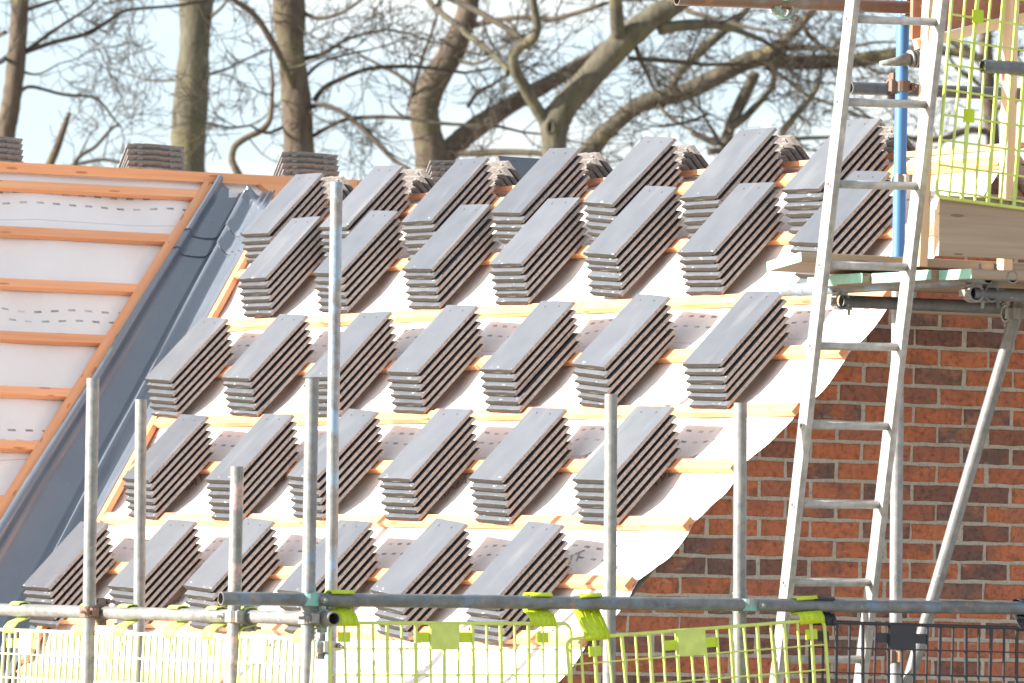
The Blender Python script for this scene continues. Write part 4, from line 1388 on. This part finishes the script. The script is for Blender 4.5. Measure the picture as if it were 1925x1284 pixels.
  [(-30.074,16.376,3.638,0.0673),(-29.928,16.457,3.702,0.0576),(-29.789,16.524,3.798,0.0504),(-29.652,16.585,3.914,0.0431),(-29.527,16.626,4.014,0.0382),(-29.39,16.685,4.176,0.031),(-29.253,16.738,4.385,0.0238)],
  [(-30.464,15.669,3.196,0.0337),(-30.489,15.815,3.447,0.0385),(-30.54,15.923,3.567,0.0434),(-30.568,16.074,3.688,0.0435),(-30.595,16.225,3.814,0.0436),(-30.604,16.411,3.962,0.0412),(-30.627,16.571,4.094,0.0389),(-30.672,16.689,4.236,0.0341),(-30.723,16.785,4.489,0.0292)],
  [(-30.244,16.162,2.151,0.0625),(-30.268,16.215,2.805,0.0554),(-30.301,16.284,3.022,0.053),(-30.326,16.371,3.192,0.0555),(-30.347,16.468,3.358,0.058),(-30.364,16.568,3.539,0.0532)],
  [(-30.192,16.2,2.994,0.0337),(-30.275,16.394,3.104,0.0338),(-30.364,16.576,3.234,0.0339),(-30.465,16.737,3.35,0.0315),(-30.576,16.878,3.456,0.0316),(-30.71,16.974,3.61,0.0293)],
  [(-29.983,16.604,2.86,0.0361),(-30.081,16.713,3.0,0.0337),(-30.165,16.849,3.117,0.0314),(-30.252,16.981,3.216,0.0315),(-30.334,17.122,3.325,0.0291),(-30.418,17.258,3.439,0.0243)],
  [(-30.345,15.911,2.962,0.0216),(-30.077,16.038,2.86,0.024),(-29.961,15.858,3.037,0.0143)],
  [(-30.019,16.485,3.578,0.024),(-29.877,16.628,3.458,0.0192),(-29.736,16.772,3.314,0.0168),(-29.594,16.912,3.242,0.0144),(-29.431,17.096,3.147,0.012)],
  [(-30.346,15.829,4.066,0.024),(-30.061,15.946,3.983,0.0216),(-29.754,16.103,3.901,0.0191),(-29.47,16.216,3.843,0.0167)],
  [(-29.971,16.564,3.749,0.024),(-29.652,16.711,3.748,0.0216),(-29.358,16.816,3.717,0.0167),(-29.018,17.001,3.765,0.0143)],
  [(-30.496,15.603,3.243,0.0192),(-30.204,15.609,3.084,0.0168),(-29.89,15.655,2.951,0.0143),(-29.576,15.699,2.858,0.0142)],
  [(-29.941,16.593,4.125,0.0289),(-29.773,16.665,3.983,0.024),(-29.607,16.739,3.809,0.0216),(-29.439,16.809,3.707,0.0191)],
  [(-30.281,16.045,2.797,0.0337),(-30.131,16.457,2.859,0.0241),(-30.049,16.741,2.932,0.0217),(-29.921,17.112,2.964,0.0169)],
  [(-30.274,16.033,3.134,0.0144),(-29.976,15.647,3.027,0.0143),(-29.698,15.221,2.953,0.0118)],
 ],
 'g': [
  [(-31.606,19.998,-6.2,0.1289),(-31.606,19.998,2.369,0.0859),(-31.62,19.918,3.1,0.0707),(-31.632,19.869,3.477,0.0682),(-31.636,19.824,3.981,0.0657),(-31.636,19.788,4.485,0.0606),(-31.626,19.733,5.494,0.0505)],
  [(-31.635,19.838,3.83,0.0455),(-31.784,19.713,4.009,0.0405),(-31.945,19.572,4.111,0.0304),(-32.106,19.432,4.189,0.0228),(-32.267,19.289,4.343,0.0203)],
  [(-31.628,19.88,3.427,0.0354),(-31.413,19.968,3.522,0.0302),(-31.194,20.066,3.566,0.0251)],
  [(-31.623,19.905,3.225,0.0354),(-31.634,19.638,3.238,0.0353),(-31.656,19.359,3.139,0.0327),(-31.676,19.078,3.126,0.0226)],
  [(-31.632,19.851,3.729,0.0253),(-31.796,20.138,3.957,0.0228),(-31.954,20.444,4.085,0.0204)],
  [(-31.63,19.865,3.578,0.0227),(-31.688,19.72,3.725,0.0202),(-31.747,19.576,3.822,0.0177),(-31.781,19.475,3.97,0.0151)],
  [(-31.63,19.821,4.183,0.0303),(-31.381,19.928,4.325,0.0252),(-31.145,20.016,4.366,0.0201)],
 ],
}
KNOT = (-27.418, 12.899, 2.716)

# ------------------------------------------------------------------ bare trees beyond the roof
def smooth_path(pts, sub=4):
    out = []
    n = len(pts)
    for i in range(n - 1):
        p0 = pts[max(i - 1, 0)]; p1 = pts[i]; p2 = pts[i + 1]; p3 = pts[min(i + 2, n - 1)]
        d12 = (Vector(p1[:3]) - Vector(p2[:3])).length
        if (Vector(p0[:3]) - Vector(p1[:3])).length > 3 * d12: p0 = p1
        if (Vector(p3[:3]) - Vector(p2[:3])).length > 3 * d12: p3 = p2
        if d12 > 3: p0, p3 = p1, p2
        for k in range(sub):
            t = k / sub
            q = []
            for d in range(4):
                a, b, c, e = p0[d], p1[d], p2[d], p3[d]
                q.append(0.5 * (2 * b + (c - a) * t + (2 * a - 5 * b + 4 * c - e) * t * t + (3 * b - a - 3 * c + e) * t ** 3))
            q[3] = max(q[3], min(p1[3], p2[3]) * 0.9)
            out.append(q)
    out.append(list(pts[-1]))
    return out

rt = random.Random(77)
def rvec(r):
    while True:
        v = Vector((rt.uniform(-1, 1), rt.uniform(-1, 1), rt.uniform(-1, 1)))
        if 0.05 < v.length < 1: return v.normalized() * r

def twig(mb, p, d, length, r, level):
    n = 5 if level else 6
    pts, rad = [p.copy()], [r]
    d = d.normalized()
    seg = length / n
    kids = []
    for i in range(n):
        d = (d + rvec(0.34) + Vector((0, 0, 0.03))).normalized()
        p = p + d * seg
        rr = r * (1 - 0.75 * (i + 1) / n)
        pts.append(p.copy()); rad.append(max(rr, 0.0035))
        if level < 3 and i >= 0:
            for _ in range(2 if (level < 2 and rt.random() < 0.3) else 1):
                if rt.random() < (0.8, 0.6, 0.4)[level]:
                    kids.append((p.copy(), d.copy(), rr))
    mb.tube(pts, rad, 4 if level < 2 else 3, caps=False)
    for kp, kd, kr in kids:
        side = rvec(1.0); side = side - kd * side.dot(kd)
        if side.length < 0.1: continue
        nd = kd * rt.uniform(0.45, 1.0) + side.normalized() * rt.uniform(0.5, 1.0)
        twig(mb, kp, nd, length * rt.uniform(0.38, 0.62), max(kr * 0.62, 0.004), level + 1)

TREE_INFO = {
    'a': ('brown', 'bare tree with dark straight trunk at the left picture edge', 'bark'),
    'a2': ('stub', 'broken leaning dead stump beside the left tree', 'bark'),
    'a3': ('sapling', 'thin bare sapling behind the second far tile stack', 'twig'),
    'b': ('beech', 'bare tree with thick greenish trunk behind the second far tile stack', 'bark_green'),
    'c': ('c', 'bare tree with pale trunk and dark ivy limb above the valley', 'bark'),
    'd': ('d', 'leaning brown tree forking low behind the third ridge stack', 'bark'),
    'e': ('e', 'old tree with knot hole and thick forked grey limbs in the middle', 'bark_green'),
    'f': ('f', 'spreading tree with long yellow-lichened limb reaching right', 'bark_lichen'),
    'g': ('g', 'dark tree behind the upper lime guard at the right', 'bark'),
}
DENS = {'a': 0.42, 'a2': 0.0, 'a3': 0.8, 'b': 0.25, 'c': 0.5, 'd': 0.5, 'e': 0.42, 'f': 0.75, 'g': 0.75}
for key, branches in TREES.items():
    _, label, bark = TREE_INFO[key]
    base = min((branches[0][0], branches[0][-1]), key=lambda q: q[2])
    t = thing('tree_stump' if key == 'a2' else 'bare_tree', base[:3], label, 'tree' if key != 'a2' else 'stump', 'bare trees behind the house')
    tw = MB()
    for bi, br in enumerate(branches):
        path = smooth_path(br, 5)
        m = MB()
        pts = [Vector(q[:3]) for q in path]
        rad = [q[3] * (1 + rt.uniform(-0.05, 0.05)) for q in path]
        m.tube(pts, rad, 12 if bi == 0 else 9)
        m.build('trunk' if bi == 0 else 'limb', bark if (bi == 0 or br[0][3] > 0.03) else 'twig', t)
        # twigs
        acc = 0.0
        for i in range(len(pts) - 1):
            sg = pts[i + 1] - pts[i]
            if bi == 0 and not (2.2 < pts[i].z < 5.2): continue
            acc += sg.length * DENS[key] * (1.0 if bi == 0 else 4.4)
            while acc > 1:
                acc -= 1
                d0 = sg.normalized()
                side = rvec(1.0); side = (side - d0 * side.dot(d0))
                if side.length < 0.1: continue
                side.normalize()
                nd = d0 * rt.uniform(-0.1, 0.8) + side
                Lg = rt.uniform(0.35, 1.15)
                twig(tw, pts[i] + sg * rt.random(), nd, Lg, min(rad[i] * 0.5, rt.uniform(0.006, 0.012)), 0 if Lg > 0.6 else 1)
        if br[-1][3] < 0.05 and bi:
            twig(tw, pts[-1], pts[-1] - pts[-2], rt.uniform(0.6, 1.2), max(rad[-1] * 0.9, 0.006), 0)
    if key == 'e':
        # knot hole on the trunk below the fork
        kp = Vector(KNOT) - cam_d * 0.16
        m = MB(); ring = []
        for k in range(15):
            a = 2 * math.pi * k / 14
            ring.append(kp + cam_r * (0.030 * math.cos(a)) + cam_u * (0.055 * math.sin(a)))
        m.tube(ring, [0.020] * 15, 6, caps=False)
        kn = m.build('knot_rim', bark, t)
        m = MB()
        m.add([kp + cam_r * (0.030 * math.cos(2 * math.pi * k / 12)) + cam_u * (0.055 * math.sin(2 * math.pi * k / 12)) for k in range(12)], [tuple(range(12))])
        m.build('knot_hollow', 'hole', kn)
    if tw.v:
        tag(tw.build('twigs', 'twig', t), kind='stuff')
